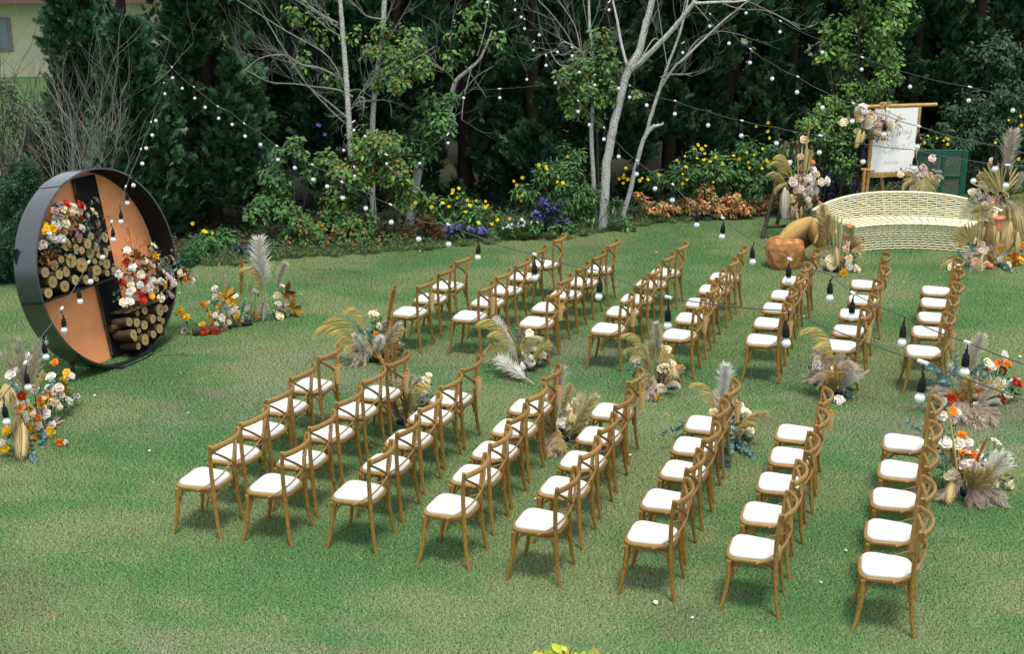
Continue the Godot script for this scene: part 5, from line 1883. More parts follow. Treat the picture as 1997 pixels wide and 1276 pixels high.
const CLUMPS := {"leafA": "-3.60 1.61 -21.35 0.27;-3.94 1.08 -21.42 0.41;-3.41 1.25 -21.40 0.26;-3.78 0.53 -21.30 0.45;-4.12 0.74 -21.35 0.35;-3.79 0.10 -21.47 0.31;-4.27 0.52 -21.16 0.26;-3.84 1.54 -21.24 0.17", "leafB": "-2.21 1.63 -21.48 0.56;-2.57 1.19 -21.49 0.52;-3.03 0.70 -21.56 0.48;-2.69 0.31 -21.51 0.51;-2.06 1.09 -21.58 0.52;-1.82 0.79 -21.74 0.44;-3.08 1.32 -21.51 0.35;-3.29 0.28 -21.45 0.37;-1.49 0.53 -21.94 0.27", "leafC": "-1.99 2.93 -22.34 0.49;-2.20 3.40 -22.33 0.27;-1.72 3.03 -22.22 0.35;-2.39 3.13 -22.05 0.18;-1.90 2.60 -22.19 0.35;-1.50 2.88 -22.06 0.26;-2.30 2.60 -22.25 0.22", "leafF": "-3.68 3.79 -22.26 0.35;-3.30 3.44 -22.45 0.38;-3.55 2.94 -22.22 0.32;-3.02 2.66 -22.44 0.27;-0.86 3.43 -22.60 0.45;-0.59 3.78 -22.36 0.36;-1.07 3.03 -22.26 0.35;-2.64 3.46 -22.07 0.26;-1.73 3.44 -22.43 0.32;-0.33 3.30 -22.04 0.32", "leafD": "-1.32 1.92 -22.41 0.40;-1.56 1.58 -22.60 0.41;-1.14 1.79 -22.42 0.29;-1.68 1.35 -22.37 0.36;-1.40 2.24 -22.36 0.27;-1.05 2.31 -22.44 0.18", "leafE": "1.16 2.75 -22.44 0.43;1.34 2.32 -22.38 0.52;1.67 2.93 -22.34 0.30;0.89 2.67 -22.35 0.23;1.50 3.30 -22.52 0.32;2.11 2.38 -22.25 0.16;1.64 2.45 -22.38 0.31;1.44 1.90 -22.57 0.24;0.99 2.27 -22.48 0.23", "fern": "1.19 0.56 -22.47 0.50;0.91 0.95 -22.32 0.43;1.33 0.19 -22.46 0.35;0.78 0.46 -22.29 0.36;1.04 1.26 -22.39 0.32;1.80 0.48 -22.17 0.22;2.04 0.11 -22.19 0.22", "citrus": "6.54 3.65 -24.49 0.54;6.88 3.40 -24.11 0.50;6.15 3.07 -24.25 0.53;6.93 2.82 -24.44 0.58;5.78 2.90 -24.05 0.29;6.32 2.52 -24.60 0.41;7.11 2.64 -24.36 0.29;5.94 3.35 -24.24 0.39;6.68 3.19 -24.50 0.39;7.14 3.71 -24.31 0.39;6.28 4.40 -24.07 0.76;6.93 4.30 -24.39 0.68", "citrusl": "6.10 2.01 -24.12 0.53;6.63 2.03 -24.32 0.49;6.80 2.35 -24.01 0.38;5.80 1.88 -24.01 0.38;6.47 1.65 -24.33 0.39", "mock": "5.52 1.53 -23.49 0.42;6.05 1.27 -23.67 0.52;5.72 0.97 -23.79 0.46;5.31 1.12 -23.72 0.38;6.13 0.87 -23.51 0.33;5.35 1.61 -23.61 0.28;5.81 1.71 -23.59 0.38", "darkr": "9.35 2.70 -25.72 0.56;9.61 2.95 -25.70 0.41;9.08 1.92 -25.58 0.61;9.51 1.83 -25.49 0.61;9.07 1.16 -25.31 0.51;9.66 1.12 -25.53 0.51;8.83 1.52 -25.60 0.46;9.85 2.06 -25.25 0.50;9.68 2.64 -25.39 0.40;9.35 0.54 -25.35 0.41;8.82 0.65 -25.32 0.31", "daisyA": "-1.27 0.49 -21.90 0.30;-0.92 0.52 -21.97 0.32;-0.57 0.38 -22.02 0.32;-1.14 0.23 -21.85 0.32;-0.70 0.15 -21.83 0.32;-0.34 0.38 -21.78 0.23", "daisyB": "0.54 1.00 -22.07 0.27;0.77 0.79 -22.20 0.29;0.46 0.57 -22.20 0.31;0.19 0.69 -22.06 0.23;0.87 0.50 -22.32 0.29;0.64 0.29 -22.24 0.27", "daisyC": "3.27 1.01 -23.29 0.36;3.65 0.92 -23.27 0.39;3.09 0.78 -23.27 0.36;3.50 0.56 -23.40 0.36;2.91 0.72 -23.30 0.24;2.64 0.70 -23.40 0.25", "daisyD": "4.14 0.89 -23.43 0.40;4.52 1.06 -23.50 0.40;4.07 0.55 -23.45 0.36;4.61 0.62 -23.36 0.38;4.87 1.26 -23.43 0.34;4.32 1.25 -23.50 0.26", "daisyE": "4.97 1.21 -23.21 0.30;5.07 0.84 -23.16 0.32;4.86 0.83 -23.25 0.28", "daisyF": "8.33 1.20 -25.05 0.36;8.68 1.10 -25.02 0.34;7.96 1.11 -24.95 0.26;8.49 0.79 -25.11 0.34", "daisyG": "9.55 1.16 -24.96 0.36;9.81 1.49 -25.11 0.36;9.30 1.42 -24.91 0.24;9.89 0.69 -25.07 0.36", "leftdaisy": "-5.00 0.24 -20.50 0.28;-4.71 0.22 -20.74 0.30;-4.86 0.04 -20.60 0.30;-4.59 0.02 -20.67 0.25;-5.18 0.06 -20.52 0.25", "roundbush": "-5.15 0.06 -19.77 0.19;-5.08 0.16 -19.84 0.18", "shrubL1": "-7.53 1.13 -19.07 0.54;-7.21 0.67 -18.66 0.46;-7.59 0.23 -18.85 0.46;-7.26 1.56 -18.88 0.38;-7.10 1.01 -18.89 0.31;-7.57 -0.18 -18.88 0.39", "shrubL2": "-8.43 1.15 -22.45 0.45;-8.81 1.32 -22.57 0.45;-8.15 1.29 -22.72 0.37;-8.63 1.95 -22.52 0.45;-8.13 1.82 -22.21 0.40;-8.64 2.41 -22.34 0.36;-8.28 2.24 -22.37 0.32", "copper": "2.72 0.23 -23.13 0.19;3.02 0.19 -23.21 0.17;3.30 0.26 -23.22 0.23;3.56 0.32 -23.15 0.24;3.86 0.27 -23.26 0.23;4.13 0.23 -23.16 0.21;2.45 0.30 -23.26 0.15;3.51 0.51 -23.18 0.19;2.30 0.41 -23.20 0.11;4.03 0.42 -23.16 0.17;3.40 0.14 -23.27 0.15;3.76 0.18 -23.17 0.17;2.54 0.16 -23.15 0.13;2.84 0.08 -23.27 0.11;4.00 0.13 -23.17 0.13;4.34 0.15 -23.24 0.11", "copper2": "4.47 0.23 -23.46 0.17;4.74 0.27 -23.42 0.19;5.00 0.33 -23.58 0.17;4.67 0.11 -23.51 0.13;4.65 0.40 -23.50 0.15", "copperL": "-1.46 0.29 -21.40 0.16;-1.29 0.15 -21.42 0.14;-1.79 0.11 -21.59 0.12;-3.14 0.16 -21.57 0.14", "blueA": "0.55 0.51 -22.01 0.12;0.72 0.44 -21.95 0.16;0.46 0.30 -21.95 0.14;0.19 0.16 -21.99 0.13;0.68 0.22 -21.93 0.12;0.90 0.17 -21.95 0.11", "blueB": "5.87 0.39 -24.29 0.24;6.28 0.42 -24.36 0.26;6.61 0.25 -24.47 0.22;6.10 0.13 -24.33 0.22;6.40 0.03 -24.34 0.20;5.69 0.14 -24.27 0.18;5.91 0.60 -24.50 0.20;5.55 0.19 -24.54 0.18;5.23 0.31 -24.45 0.16", "blueC": "-4.37 -0.00 -20.42 0.10;-4.24 0.04 -20.41 0.11;-4.46 -0.09 -20.44 0.08;-4.16 -0.04 -20.39 0.08", "blueD": "-0.95 0.18 -21.51 0.12;-0.73 0.13 -21.53 0.11;-1.13 0.12 -21.55 0.11;-0.51 0.14 -21.49 0.10;-1.35 -0.01 -21.55 0.09", "whiteF": "0.19 0.25 -21.56 0.11;0.41 0.22 -21.62 0.11;-0.07 0.21 -21.56 0.09;-1.04 0.04 -21.64 0.09;-0.82 0.02 -21.61 0.09", "lowred": "-3.40 0.13 -20.94 0.17;-3.67 0.03 -21.00 0.14;-3.07 0.07 -21.01 0.15;-2.72 0.05 -20.92 0.15;-2.39 0.03 -21.07 0.14;-3.22 0.31 -20.93 0.17;-2.89 0.25 -21.00 0.17;-2.55 0.20 -21.04 0.15;-2.17 0.11 -21.03 0.12;-3.94 -0.07 -21.04 0.12;-3.48 0.30 -20.97 0.14;-3.56 0.46 -21.01 0.15", "lowgreen": "-1.92 0.05 -21.60 0.14;-1.65 0.09 -21.58 0.12;-1.39 0.06 -21.54 0.12;-1.13 0.02 -21.57 0.11;-0.34 0.13 -21.63 0.11;0.01 0.16 -21.57 0.11;0.36 0.18 -21.57 0.11;0.71 0.21 -21.53 0.11;0.98 0.20 -21.62 0.12;-0.69 0.05 -21.59 0.09", "nearbush": "0.23 2.03 -4.95 0.10;0.14 1.95 -5.03 0.09;0.33 1.95 -5.03 0.09;0.25 1.92 -4.98 0.14;0.07 1.92 -5.03 0.06"}
const DAISIES := {"daisyA": "-1.64 0.65 -21.57;-1.74 0.54 -21.65;-1.85 0.54 -21.67;-1.99 0.59 -21.61;-1.00 0.86 -21.61;-0.90 0.90 -21.55;-1.01 0.81 -21.56;-0.93 0.72 -21.64;-1.18 0.63 -21.63;-1.36 0.57 -21.60;-1.07 0.57 -21.62;-0.76 0.69 -21.61;-0.61 0.67 -21.64;-0.72 0.60 -21.57;-0.78 0.49 -21.57;-0.45 0.67 -21.58;-0.41 0.60 -21.59;-0.45 0.57 -21.57;-0.25 0.33 -21.66;-0.57 0.30 -21.56;-0.35 0.26 -21.67;-0.42 0.14 -21.68;-0.04 0.36 -21.63", "daisyB": "0.46 1.22 -21.98;0.59 1.20 -21.96;0.59 1.17 -21.91;0.18 1.00 -21.98;0.03 0.95 -21.94;0.08 0.88 -21.95;0.18 0.72 -21.86;0.16 0.60 -21.99;0.78 0.94 -21.92;0.87 0.92 -21.93;0.95 1.37 -21.98", "daisyC": "2.96 1.12 -23.05;3.10 1.19 -23.05;3.26 1.32 -23.05;3.39 1.33 -23.02;3.32 1.40 -23.02;3.46 1.38 -23.03;3.45 1.24 -23.03;3.31 1.16 -23.01;3.44 1.13 -23.03;3.56 1.09 -23.08;3.65 1.18 -23.00;3.12 1.00 -23.04;3.06 0.88 -22.97;3.16 0.76 -23.08;3.07 0.70 -23.02;3.63 0.72 -23.06;2.64 0.86 -23.01;2.44 0.78 -22.98;2.30 0.76 -23.00;2.34 0.80 -23.01;2.28 0.50 -22.96;2.05 0.97 -23.07;2.01 0.87 -22.95;2.01 0.81 -23.03;1.93 0.79 -23.01;2.01 0.69 -23.08;2.09 0.76 -23.10", "daisyD": "3.83 0.90 -23.18;3.79 1.04 -23.12;3.99 1.18 -23.16;4.08 1.14 -23.08;4.23 1.24 -23.18;4.35 1.21 -23.10;4.24 1.08 -23.06;4.28 0.97 -23.10;4.50 0.97 -23.06;4.49 1.32 -23.08", "daisyE": "4.58 1.53 -22.97;4.57 1.63 -23.09;4.34 1.73 -23.02;4.56 1.79 -23.06;4.56 1.12 -23.03;4.59 1.10 -22.99", "daisyF": "7.98 1.29 -24.79;7.86 1.23 -24.87;8.19 1.23 -24.87;8.37 1.23 -24.89;8.38 1.22 -24.79;7.92 1.16 -24.78;7.90 1.10 -24.89;7.91 1.02 -24.88;7.98 1.02 -24.88;8.36 1.13 -24.75;8.33 1.18 -24.89", "daisyG": "9.26 1.17 -24.71;9.49 1.80 -24.67;9.49 1.59 -24.77;9.72 1.51 -24.70;9.69 1.43 -24.75;9.68 1.68 -24.70;9.75 0.85 -24.73", "leftdaisy": "-4.97 0.43 -20.38;-4.91 0.44 -20.27;-4.82 0.41 -20.32;-5.11 0.58 -20.25", "purple": "-3.15 2.01 -21.21;-3.06 1.87 -21.16;-3.06 1.39 -21.20;-2.86 1.16 -21.29;-2.83 1.14 -21.30;-3.17 2.03 -21.15"}
const CONIFERS := [
	[-7.6, -23.3, 5.0, 1.00, 8000, 1.30, "dark conifer behind the outer rim of the round backdrop", 0.0],
	[-6.3, -21.6, 3.6, 0.80, 7000, 1.25, "young dark cypress with pointed tips above the round backdrop", 0.0],
	[-5.3, -22.6, 6.5, 1.20, 12000, 1.10, "dark cypress between the round backdrop and the pampas arrangement", 0.0],
	[-4.6, -24.3, 8.5, 1.35, 18000, 1.00, "dark cypress behind the broad-leaved shrub near the backdrop", 0.0],
	[-3.5, -24.4, 8.2, 1.35, 18000, 0.95, "tall dark cypress just before the twin birches", 0.0],
	[-2.2, -24.8, 9.0, 1.35, 18000, 0.90, "tall dark cypress directly behind the twin birches", 0.0],
	[-0.9, -24.6, 8.6, 1.35, 18000, 1.00, "tall dark cypress behind the leaning lichen trunk", 0.0],
	[0.4, -24.6, 8.4, 1.35, 18000, 1.00, "dense dark cypress midway between leaning trunk and stout birch", 0.0],
	[1.8, -25.0, 9.0, 1.35, 18000, 0.90, "dark cypress directly behind the stout white birch", 0.0],
	[3.1, -25.4, 8.8, 1.35, 18000, 0.85, "dark conifer with bare dark trunk showing above the daisies", 0.7],
	[4.3, -25.9, 9.0, 1.35, 18000, 0.95, "dark cypress above the copper foliage strip", 0.0],
	[5.6, -26.2, 8.6, 1.35, 18000, 0.95, "dark cypress behind the tall flower frame", 0.0],
	[7.0, -26.8, 9.2, 1.35, 18000, 0.90, "dark cypress behind the bright yellow-green tree", 0.0],
	[8.3, -27.0, 9.0, 1.35, 18000, 0.95, "dark cypress behind the welcome sign board", 0.0],
	[9.7, -27.4, 9.0, 1.35, 18000, 1.00, "dark cypress behind the green window frame", 0.0],
	[11.2, -27.6, 8.8, 1.35, 18000, 0.90, "dark cypress behind the tall palm fan", 0.0],
	[12.8, -28.0, 9.0, 1.35, 18000, 0.90, "dark cypress beyond the terracotta pedestal corner", 0.0]]
const BARE := [
	[-7.1, -20.6, 24, 2.6, "pale lichen-grey bare shrub rising directly behind the round backdrop", true],
	[-8.6, -21.4, 34, 2.4, "reddish-brown bare thicket in front of the distant yellow house", false],
	[-8.2, -19.6, 14, 1.9, "bare grey shrub low beside the outer rim of the round backdrop", true]]
const GARDEN_STAKES := [[4.37, -23.92], [-0.08, -21.73]]
const CHAIRS_NEAR := [
	"-2.69 -10.50 0.33;-2.53 -11.05 0.33;-2.40 -11.65 0.33;-2.28 -12.28 0.33;-2.10 -12.91 0.33",
	"-2.05 -10.36 0.33;-1.90 -10.94 0.33;-1.73 -11.57 0.33;-1.56 -12.17 0.33;-1.36 -12.67 0.33",
	"-1.30 -10.21 0.34;-1.12 -10.81 0.34;-0.96 -11.41 0.34;-0.79 -12.01 0.34;-0.61 -12.52 0.34",
	"-0.49 -9.93 0.34;-0.30 -10.56 0.34;-0.14 -11.11 0.34;0.04 -11.69 0.34;0.20 -12.26 0.34",
	"0.25 -9.64 0.34;0.47 -10.30 0.34;0.66 -10.88 0.34;0.85 -11.49 0.34;1.02 -12.14 0.34",
	"1.14 -9.40 0.32;1.32 -10.03 0.32;1.55 -10.66 0.32;1.72 -11.23 0.32;1.91 -11.79 0.32",
	"1.91 -9.15 0.30;2.12 -9.77 0.30;2.36 -10.39 0.30;2.58 -10.98 0.30;2.75 -11.55 0.30",
	"2.86 -8.85 0.28;3.06 -9.44 0.28;3.27 -10.06 0.28;3.50 -10.67 0.28;3.71 -11.31 0.28"]
const CHAIRS_FAR := [
	"-1.27 -15.65 0.34;-1.05 -16.27 0.34;-0.85 -16.90 0.34",
	"-0.51 -15.47 0.34;-0.30 -16.11 0.34;-0.06 -16.68 0.34;0.19 -17.38 0.34;0.48 -18.10 0.34",
	"0.32 -15.21 0.34;0.48 -15.85 0.34;0.73 -16.47 0.34;0.98 -17.09 0.34;1.22 -17.78 0.34",
	"1.18 -14.94 0.33;1.41 -15.66 0.33;1.64 -16.25 0.33;1.91 -17.00 0.33;2.17 -17.61 0.33",
	"2.01 -14.69 0.31;2.25 -15.38 0.31;2.46 -16.05 0.31;2.72 -16.71 0.31;2.96 -17.35 0.31",
	"2.97 -14.49 0.28;3.18 -15.17 0.28;3.41 -15.83 0.28;3.63 -16.43 0.28;3.92 -17.16 0.28",
	"3.83 -14.27 0.25;4.08 -14.86 0.25;4.32 -15.55 0.25;4.60 -16.21 0.25;4.82 -16.97 0.25",
	"4.73 -14.07 0.23;5.02 -14.81 0.23;5.27 -15.41 0.23;5.50 -16.06 0.23;5.69 -16.65 0.23"]
const WINDOW_AT := Vector3(8.178, 0.000, -24.300)
const FRAME_AT := Vector3(4.715, 0.000, -21.929)
const STOOL_AT := Vector3(4.281, 0.000, -19.736)
const BASKETS := [
	[Vector3(4.145, 0.379, -19.696), Vector3(4.721, 0.741, -19.946), 0.135, "basket", "plump honey-coloured woven basket lying tilted on the carved stool"],
	[Vector3(4.923, 0.223, -19.996), Vector3(4.781, 0.708, -20.096), 0.150, "basket", "upright honey-coloured woven basket among the dried grasses beside the stool"],
	[Vector3(4.624, 0.193, -20.116), Vector3(4.819, 0.572, -20.296), 0.130, "basket_dark", "dark brown woven basket behind the carved stool"]]
const PEDESTAL_AT := Vector3(8.055, 0.000, -21.036)
const BENCH_R := 1.75
const BENCH_AT := Vector3(6.518, 0.000, -19.122)
const BENCH_TURN := -0.02
const SIGN_AT := Vector3(6.836, 0.000, -23.100)
const SIGN_TURN := 0.22
const ARRANGEMENTS := [
	["A", "autumn coloured floor flowers with tan pampas, foremost arrangement by the round backdrop", -4.96, 0.00, -12.73, 0.12, -0.67,
		"w -1 84 10;w -8 81 44;w -7 66 47;w -4 49 -1;w 1 50 -37;w 9 40 -64;p 9 38 -36;c 5 43 -18;p 8 29 -38;w 12 13 -76;c 5 23 -30;w -7 40 20;p -4 24 -5;w -1 19 -23;p -6 23 9;w 4 20 -2;p 1 13 13;w 6 5 -10;p -8 59 78;o 5 65 -41;o -5 71 28;y 9 41 -51;y 12 28 -58;o 3 39 -7;o 2 38 2;y 5 23 -58;y 11 47 -58;o -1 20 9;y -4 14 22;o 2 5 23;y 11 5 9;y -14 11 68;y 8 5 59;o -4 44 43;o 31 5 39;r -7 52 28;w 13 18 -48;w -6 32 30;r 4 39 -13;y 2 31 0;w -7 51 45;y -6 33 17;w 5 30 -34;w -4 5 8;y -14 26 58",
		"ug 0 53 29 5 128 47;at -3 24 42 0 84 96;dt -5 28 39 7 3 80;dt -5 40 48 -11 12 46;um 5 3 -11 8 7 -31;ut 2 50 13 5 72 2;eb 3 61 20 6 78 21;eb 4 45 7 5 56 3;eb 6 3 55 21 3 83;eb -2 24 43 1 15 40;eb -1 62 47 -4 77 59;eb 5 41 -5 9 50 -24;eb 8 18 -36 8 16 -51;eb 0 3 6 15 3 43;eb -2 64 57 -6 63 68", "floor arrangements by the round backdrop"],
	["B", "yellow, white and cream floor flowers with upright pampas between backdrop and shrubs", -3.56, 0.00, -16.60, 0.54, -0.40,
		"o -50 35 22;y -33 33 19;y -16 29 -2;y -43 23 26;y -10 17 11;o -41 9 20;o -52 8 27;y -76 29 42;y -67 26 48;o -22 11 16;w -38 42 10;w -15 39 -5;w 9 40 -26;w -28 32 9;w -32 20 7;w -18 22 11;p -35 22 28;w -27 18 25;w -27 11 23;p -33 10 34;w -4 5 -18;p 0 20 -11;p -34 58 25;p -12 23 7;w -74 5 42;c 38 34 -29;c 46 27 -39;c 47 21 -34;c 41 13 -38;c 32 5 -42;c 48 5 -40;c 41 5 -22;c 41 43 -44;p 39 23 -25;r -47 5 46;r -33 5 44;t -25 5 28;y -53 9 30;c -20 10 19",
		"fw 25 29 -18 20 114 -13;sb -5 35 4 -2 92 0;sg -19 50 13 -28 88 14;fg 36 37 -21 51 80 -20;at 22 33 -15 4 82 -1;um 23 35 -18 20 4 -22;um 19 33 -16 12 17 -20;fg 6 33 -6 4 53 -12;fm 18 24 -15 11 9 -17;eb -3 20 4 1 39 6;eb -6 15 2 -6 26 -4;eb 17 11 -15 16 22 -23;eb 26 4 -19 27 17 -19;eb -24 34 18 -23 47 12;ch -20 43 21 -16 60 29;ch 9 11 -9 10 15 -17;ch 46 31 -32 52 39 -35;ch 56 12 -37 72 18 -43;ch 52 15 -37 59 14 -44;ch -8 11 10 -5 9 18;cr 48 37 -33 62 37 -43;sb 7 15 -7 15 4 -17;st -51 20 39 -49 33 36;eb 4 18 -6 6 27 -16", "floor arrangements by the round backdrop"],
	["J", "golden arching plumes and blue eucalyptus beside the first far-block row", -1.70, 0.00, -15.09, 0.07, -0.06,
		"c -2 58 -12;w 5 38 -22;o 4 34 -6;o 11 16 -7;o 25 23 -17;o 27 10 -21;c 11 21 -21;y 6 15 -15;y 10 5 -13;y 4 5 1;c 3 59 -6",
		"ay -10 19 6 -67 43 1;ay -11 23 6 -52 57 -1;ay -6 35 9 -26 75 20;ay -13 19 10 -44 29 11;ay -4 17 8 -33 24 21;um -6 27 5 -24 3 29;um -6 28 9 -35 20 19;um -4 25 6 -13 9 13;um -2 25 5 -8 12 15;fg -4 25 6 -19 8 15;sb 14 29 -9 27 94 -10;sb 30 3 22 11 41 -19;sb 18 3 35 -3 27 -4;st 1 51 4 6 75 7;eb -2 25 6 -4 46 15;eb 2 24 3 7 34 6;eb -10 35 8 -23 53 6;eb 11 30 -7 15 50 -6;eb 10 24 -5 12 35 -2;eb -4 34 6 -9 46 13;fm 24 14 -7 36 22 -2", "dried flower arrangements along the aisle"],
	["K", "two large white pampas plumes and cream flowers beside the second far-block row", 0.11, 0.00, -14.72, 0.06, -0.04,
		"c 9 42 -17;c 6 20 -7;c 14 25 -10;w 25 15 -15;c 12 11 0;c 10 5 -4;p -5 5 8;c 11 41 -9;w 8 12 0;p 7 15 -5",
		"fw -10 33 3 -30 65 -5;fw 15 3 55 -26 21 16;ay -10 31 3 -46 64 -3;ay -10 30 9 -35 55 17;ay -6 25 5 -42 33 10;st -3 30 -1 -20 61 -5;sb 0 29 -2 0 52 -8;um 7 27 -4 16 34 -3;um 5 27 -3 17 42 -4;eb -3 39 4 -6 58 10;eb 3 42 1 6 57 6;eb -4 35 1 -7 48 -2;eb 5 29 -7 8 33 -17;ch -13 3 11 -25 6 16;ch -12 3 3 -14 3 11;eb 7 16 -2 10 23 3", "dried flower arrangements along the aisle"],
	["L", "straw-coloured brush of grasses with cream and orange flowers by the fourth far-block row", 1.71, 0.00, -14.02, 0.08, -0.05,
		"c 9 42 -25;w -28 37 2;c 5 28 -7;c 15 29 -10;c 18 14 -11;c 13 21 -7;k 8 12 -14;c 1 5 7;y -7 5 35;o 19 25 -8;o 14 9 -5;o 23 5 -13;c 1 24 -8;k 6 5 -13;c 13 26 -26",
		"ay -20 47 9 -42 74 11;ay -22 51 8 -44 52 8;ay -19 43 11 -38 45 17;fg -6 37 4 -7 82 5;fc -12 30 5 -14 57 0;fc -9 31 5 -10 57 2;fc -6 35 5 -3 55 7;fc -14 36 8 -23 58 9;ay -2 32 -2 9 41 -18;ay -2 34 3 13 44 0;um -9 20 8 -22 4 16;um -9 20 3 -17 3 38;um -12 23 8 -24 25 9;um -10 19 6 -15 3 40;eb -24 36 10 -35 37 15;eb -27 29 7 -39 23 4;eb -23 37 6 -25 44 2;eb -7 13 4 -5 6 3", "dried flower arrangements along the aisle"],
	["M", "mauve-brown grasses with one yellow arching plume by the seventh far-block row", 3.71, 0.00, -13.90, 0.08, -0.03,
		"w -26 37 3;p 7 5 -8;p 14 20 -19;w -5 5 30;p 8 5 1;c 0 27 -9",
		"ay -5 36 0 -38 83 4;ay -4 37 3 -29 67 14;st -28 32 7 -37 56 12;um -7 26 -1 -39 28 -5;um -7 31 4 -36 23 15;um -4 29 -1 25 37 -13;um -2 26 -1 22 29 -10;um -7 34 4 0 54 5;um -7 24 2 -19 14 4;dt -4 34 3 -2 15 7;dt 12 27 -8 27 8 -13;eb -8 18 5 -17 12 14;eb 4 11 -4 16 15 -13;eb -7 7 1 -23 3 35;eb 6 5 -3 14 3 18;um 0 22 -2 9 43 -9", "dried flower arrangements along the aisle"],
	["N", "wide eucalyptus spread with mauve grasses and orange flowers by the last far-block row", 5.12, 0.00, -13.44, 0.34, -0.13,
		"w 38 54 -26;c -2 30 -2;w -41 15 15;c 3 5 -20;w 0 5 6;w 35 25 -20;w 52 21 -26;c 41 11 -14;c 34 5 -17;w 22 28 -25;p 12 5 -12;c 15 50 -12;c 12 33 -18;o 26 45 -17;o 39 47 -18;o 31 47 -22;o 20 40 -16;o 7 18 -6;o -7 17 -6;o 26 19 -8;o 31 23 -19;r 38 5 -16;r 40 36 -30;r 55 22 -20;r 50 26 -22;r -29 15 9;p 14 5 -3;t -12 5 -7",
		"fg -15 32 6 -1 85 3;fg -15 30 4 -4 75 -5;um -29 23 11 -59 33 24;um -20 14 5 -36 3 58;um -16 14 3 -25 3 50;um -9 6 1 -16 3 70;um -4 7 3 -11 3 73;um -7 25 0 23 21 -16;um -2 3 9 25 3 17;um -7 16 1 17 12 -9;eb -30 39 10 -30 69 10;eb -9 35 1 6 50 -7;eb -37 35 13 -68 61 23;eb -32 28 8 -60 37 11;eb -29 29 9 -43 35 13;eb 4 32 0 17 45 1;eb 29 11 -13 48 16 -25;eb -2 30 1 -6 58 3;eb 14 16 -7 28 3 -8;eb -33 38 10 -33 50 6;ch -20 14 4 -14 20 -6;ch -18 14 3 -20 15 -3;ch -19 16 9 -14 13 14;st -21 25 9 -21 41 13;eb 17 8 -5 31 3 -4;eb 4 35 -1 8 58 1", "dried flower arrangements along the aisle"],
	["O", "mauve and straw tassels with white flowers behind the last near-block row", 4.29, 0.00, -11.15, 0.25, -0.06,
		"w -27 54 2;w -4 42 -18;w -2 49 -10;c 27 47 -18;w -17 81 -8;w -33 81 3;c -20 21 3;w -8 32 0;w 21 24 -19;w 13 32 -11;c 17 19 -6;p 26 18 -7;c 26 11 -6;c 43 5 -12;y 8 18 -11;p 0 30 -2;o -7 56 -13;o 4 37 -11;o -9 42 -3;o -22 83 -4;o 22 21 -15;o 22 5 -12;o 34 17 -16;p -4 42 -9;w -14 52 0",
		"sy -14 24 5 -33 94 14;sy -10 22 1 -18 64 0;dt -18 20 3 -28 3 27;st -14 18 5 -22 51 11;um -6 20 -1 -9 36 -4;um 0 18 -1 12 3 21;um -2 16 -3 -1 3 27;um 3 14 -3 28 3 33;um -6 16 1 -40 3 21;um -3 14 2 1 3 35;sb 1 24 0 13 58 -2;sb -23 28 4 -30 49 3;sb -2 17 3 2 39 9;eb -54 67 10 -70 79 12;eb -36 64 4 -33 78 -2;eb 0 23 -3 1 35 -11;eb 8 35 1 13 46 6;eb 21 9 -2 30 7 4;eb 15 21 -1 22 31 3;eb -21 32 5 -33 44 9;eb -16 36 1 -18 44 -1;ft -11 21 -1 -15 41 -7;ft -8 18 0 0 30 -6;eb -25 26 3 -33 33 1", "dried flower arrangements along the aisle"],
	["P", "cream and yellow flowers with grey plumes behind the second near-block row", -1.17, 0.00, -13.00, 0.07, -0.03,
		"c 25 46 -8;c 14 39 -9;p 21 27 -8;c 3 24 -17;c 9 20 -16;p 1 14 -8;c 9 12 2;y 12 25 -20;c 7 28 -7",
		"fg 3 34 1 5 62 3;fg 4 34 -1 11 53 -3;fg 4 32 2 19 54 6;um 1 31 -2 -1 54 -5;sb -10 45 5 -16 90 5;sb -6 43 0 -9 91 -3;um 2 12 -4 6 3 7;um -1 7 -3 7 3 13;eb 2 7 -2 -4 16 -3;eb -4 5 -1 -13 10 -4;eb -11 35 2 -14 47 -6;eb 5 14 2 15 21 7;eb 4 17 -3 10 10 -10;eb -12 39 8 -13 48 14", "dried flower arrangements along the aisle"],
	["Q", "blush and cream flowers with one grey upright plume, behind the fourth near-block row", 0.52, 0.00, -12.51, 0.06, -0.04,
		"w 3 35 -9;w 14 36 -13;c 19 29 -12;c 14 23 -4;c 10 14 -2;w 0 20 -2;p 5 14 -5;p 6 5 -2;c 13 24 -9;r -9 48 -6;o 22 21 -12;w 10 15 -16;w -2 20 2",
		"fg -6 23 3 -2 79 0;sg -7 25 1 -4 58 -8;ft -2 27 -1 9 56 -13;um 0 26 3 9 36 3;um -2 27 -1 2 34 -7;um -5 13 2 -16 3 51;um -6 16 5 -12 3 51;ut -5 17 5 -9 3 51;eb -9 14 4 -18 18 2;eb -2 17 0 -2 30 -2;eb 4 21 -3 10 25 -7;ch 19 21 -9 23 18 -17;eb -7 17 7 -16 15 15", "dried flower arrangements along the aisle"],
	["S", "blue-green eucalyptus with one white and one yellow plume by the sixth near-block row", 2.24, 0.00, -12.37, 0.16, -0.03,
		"c -15 30 -17;c 10 42 -5;c 20 29 -20;y 7 26 -16;c 7 35 -6;y 7 11 3;c 21 13 -12;o 2 39 -11;c 3 16 -5;y 10 38 -9",
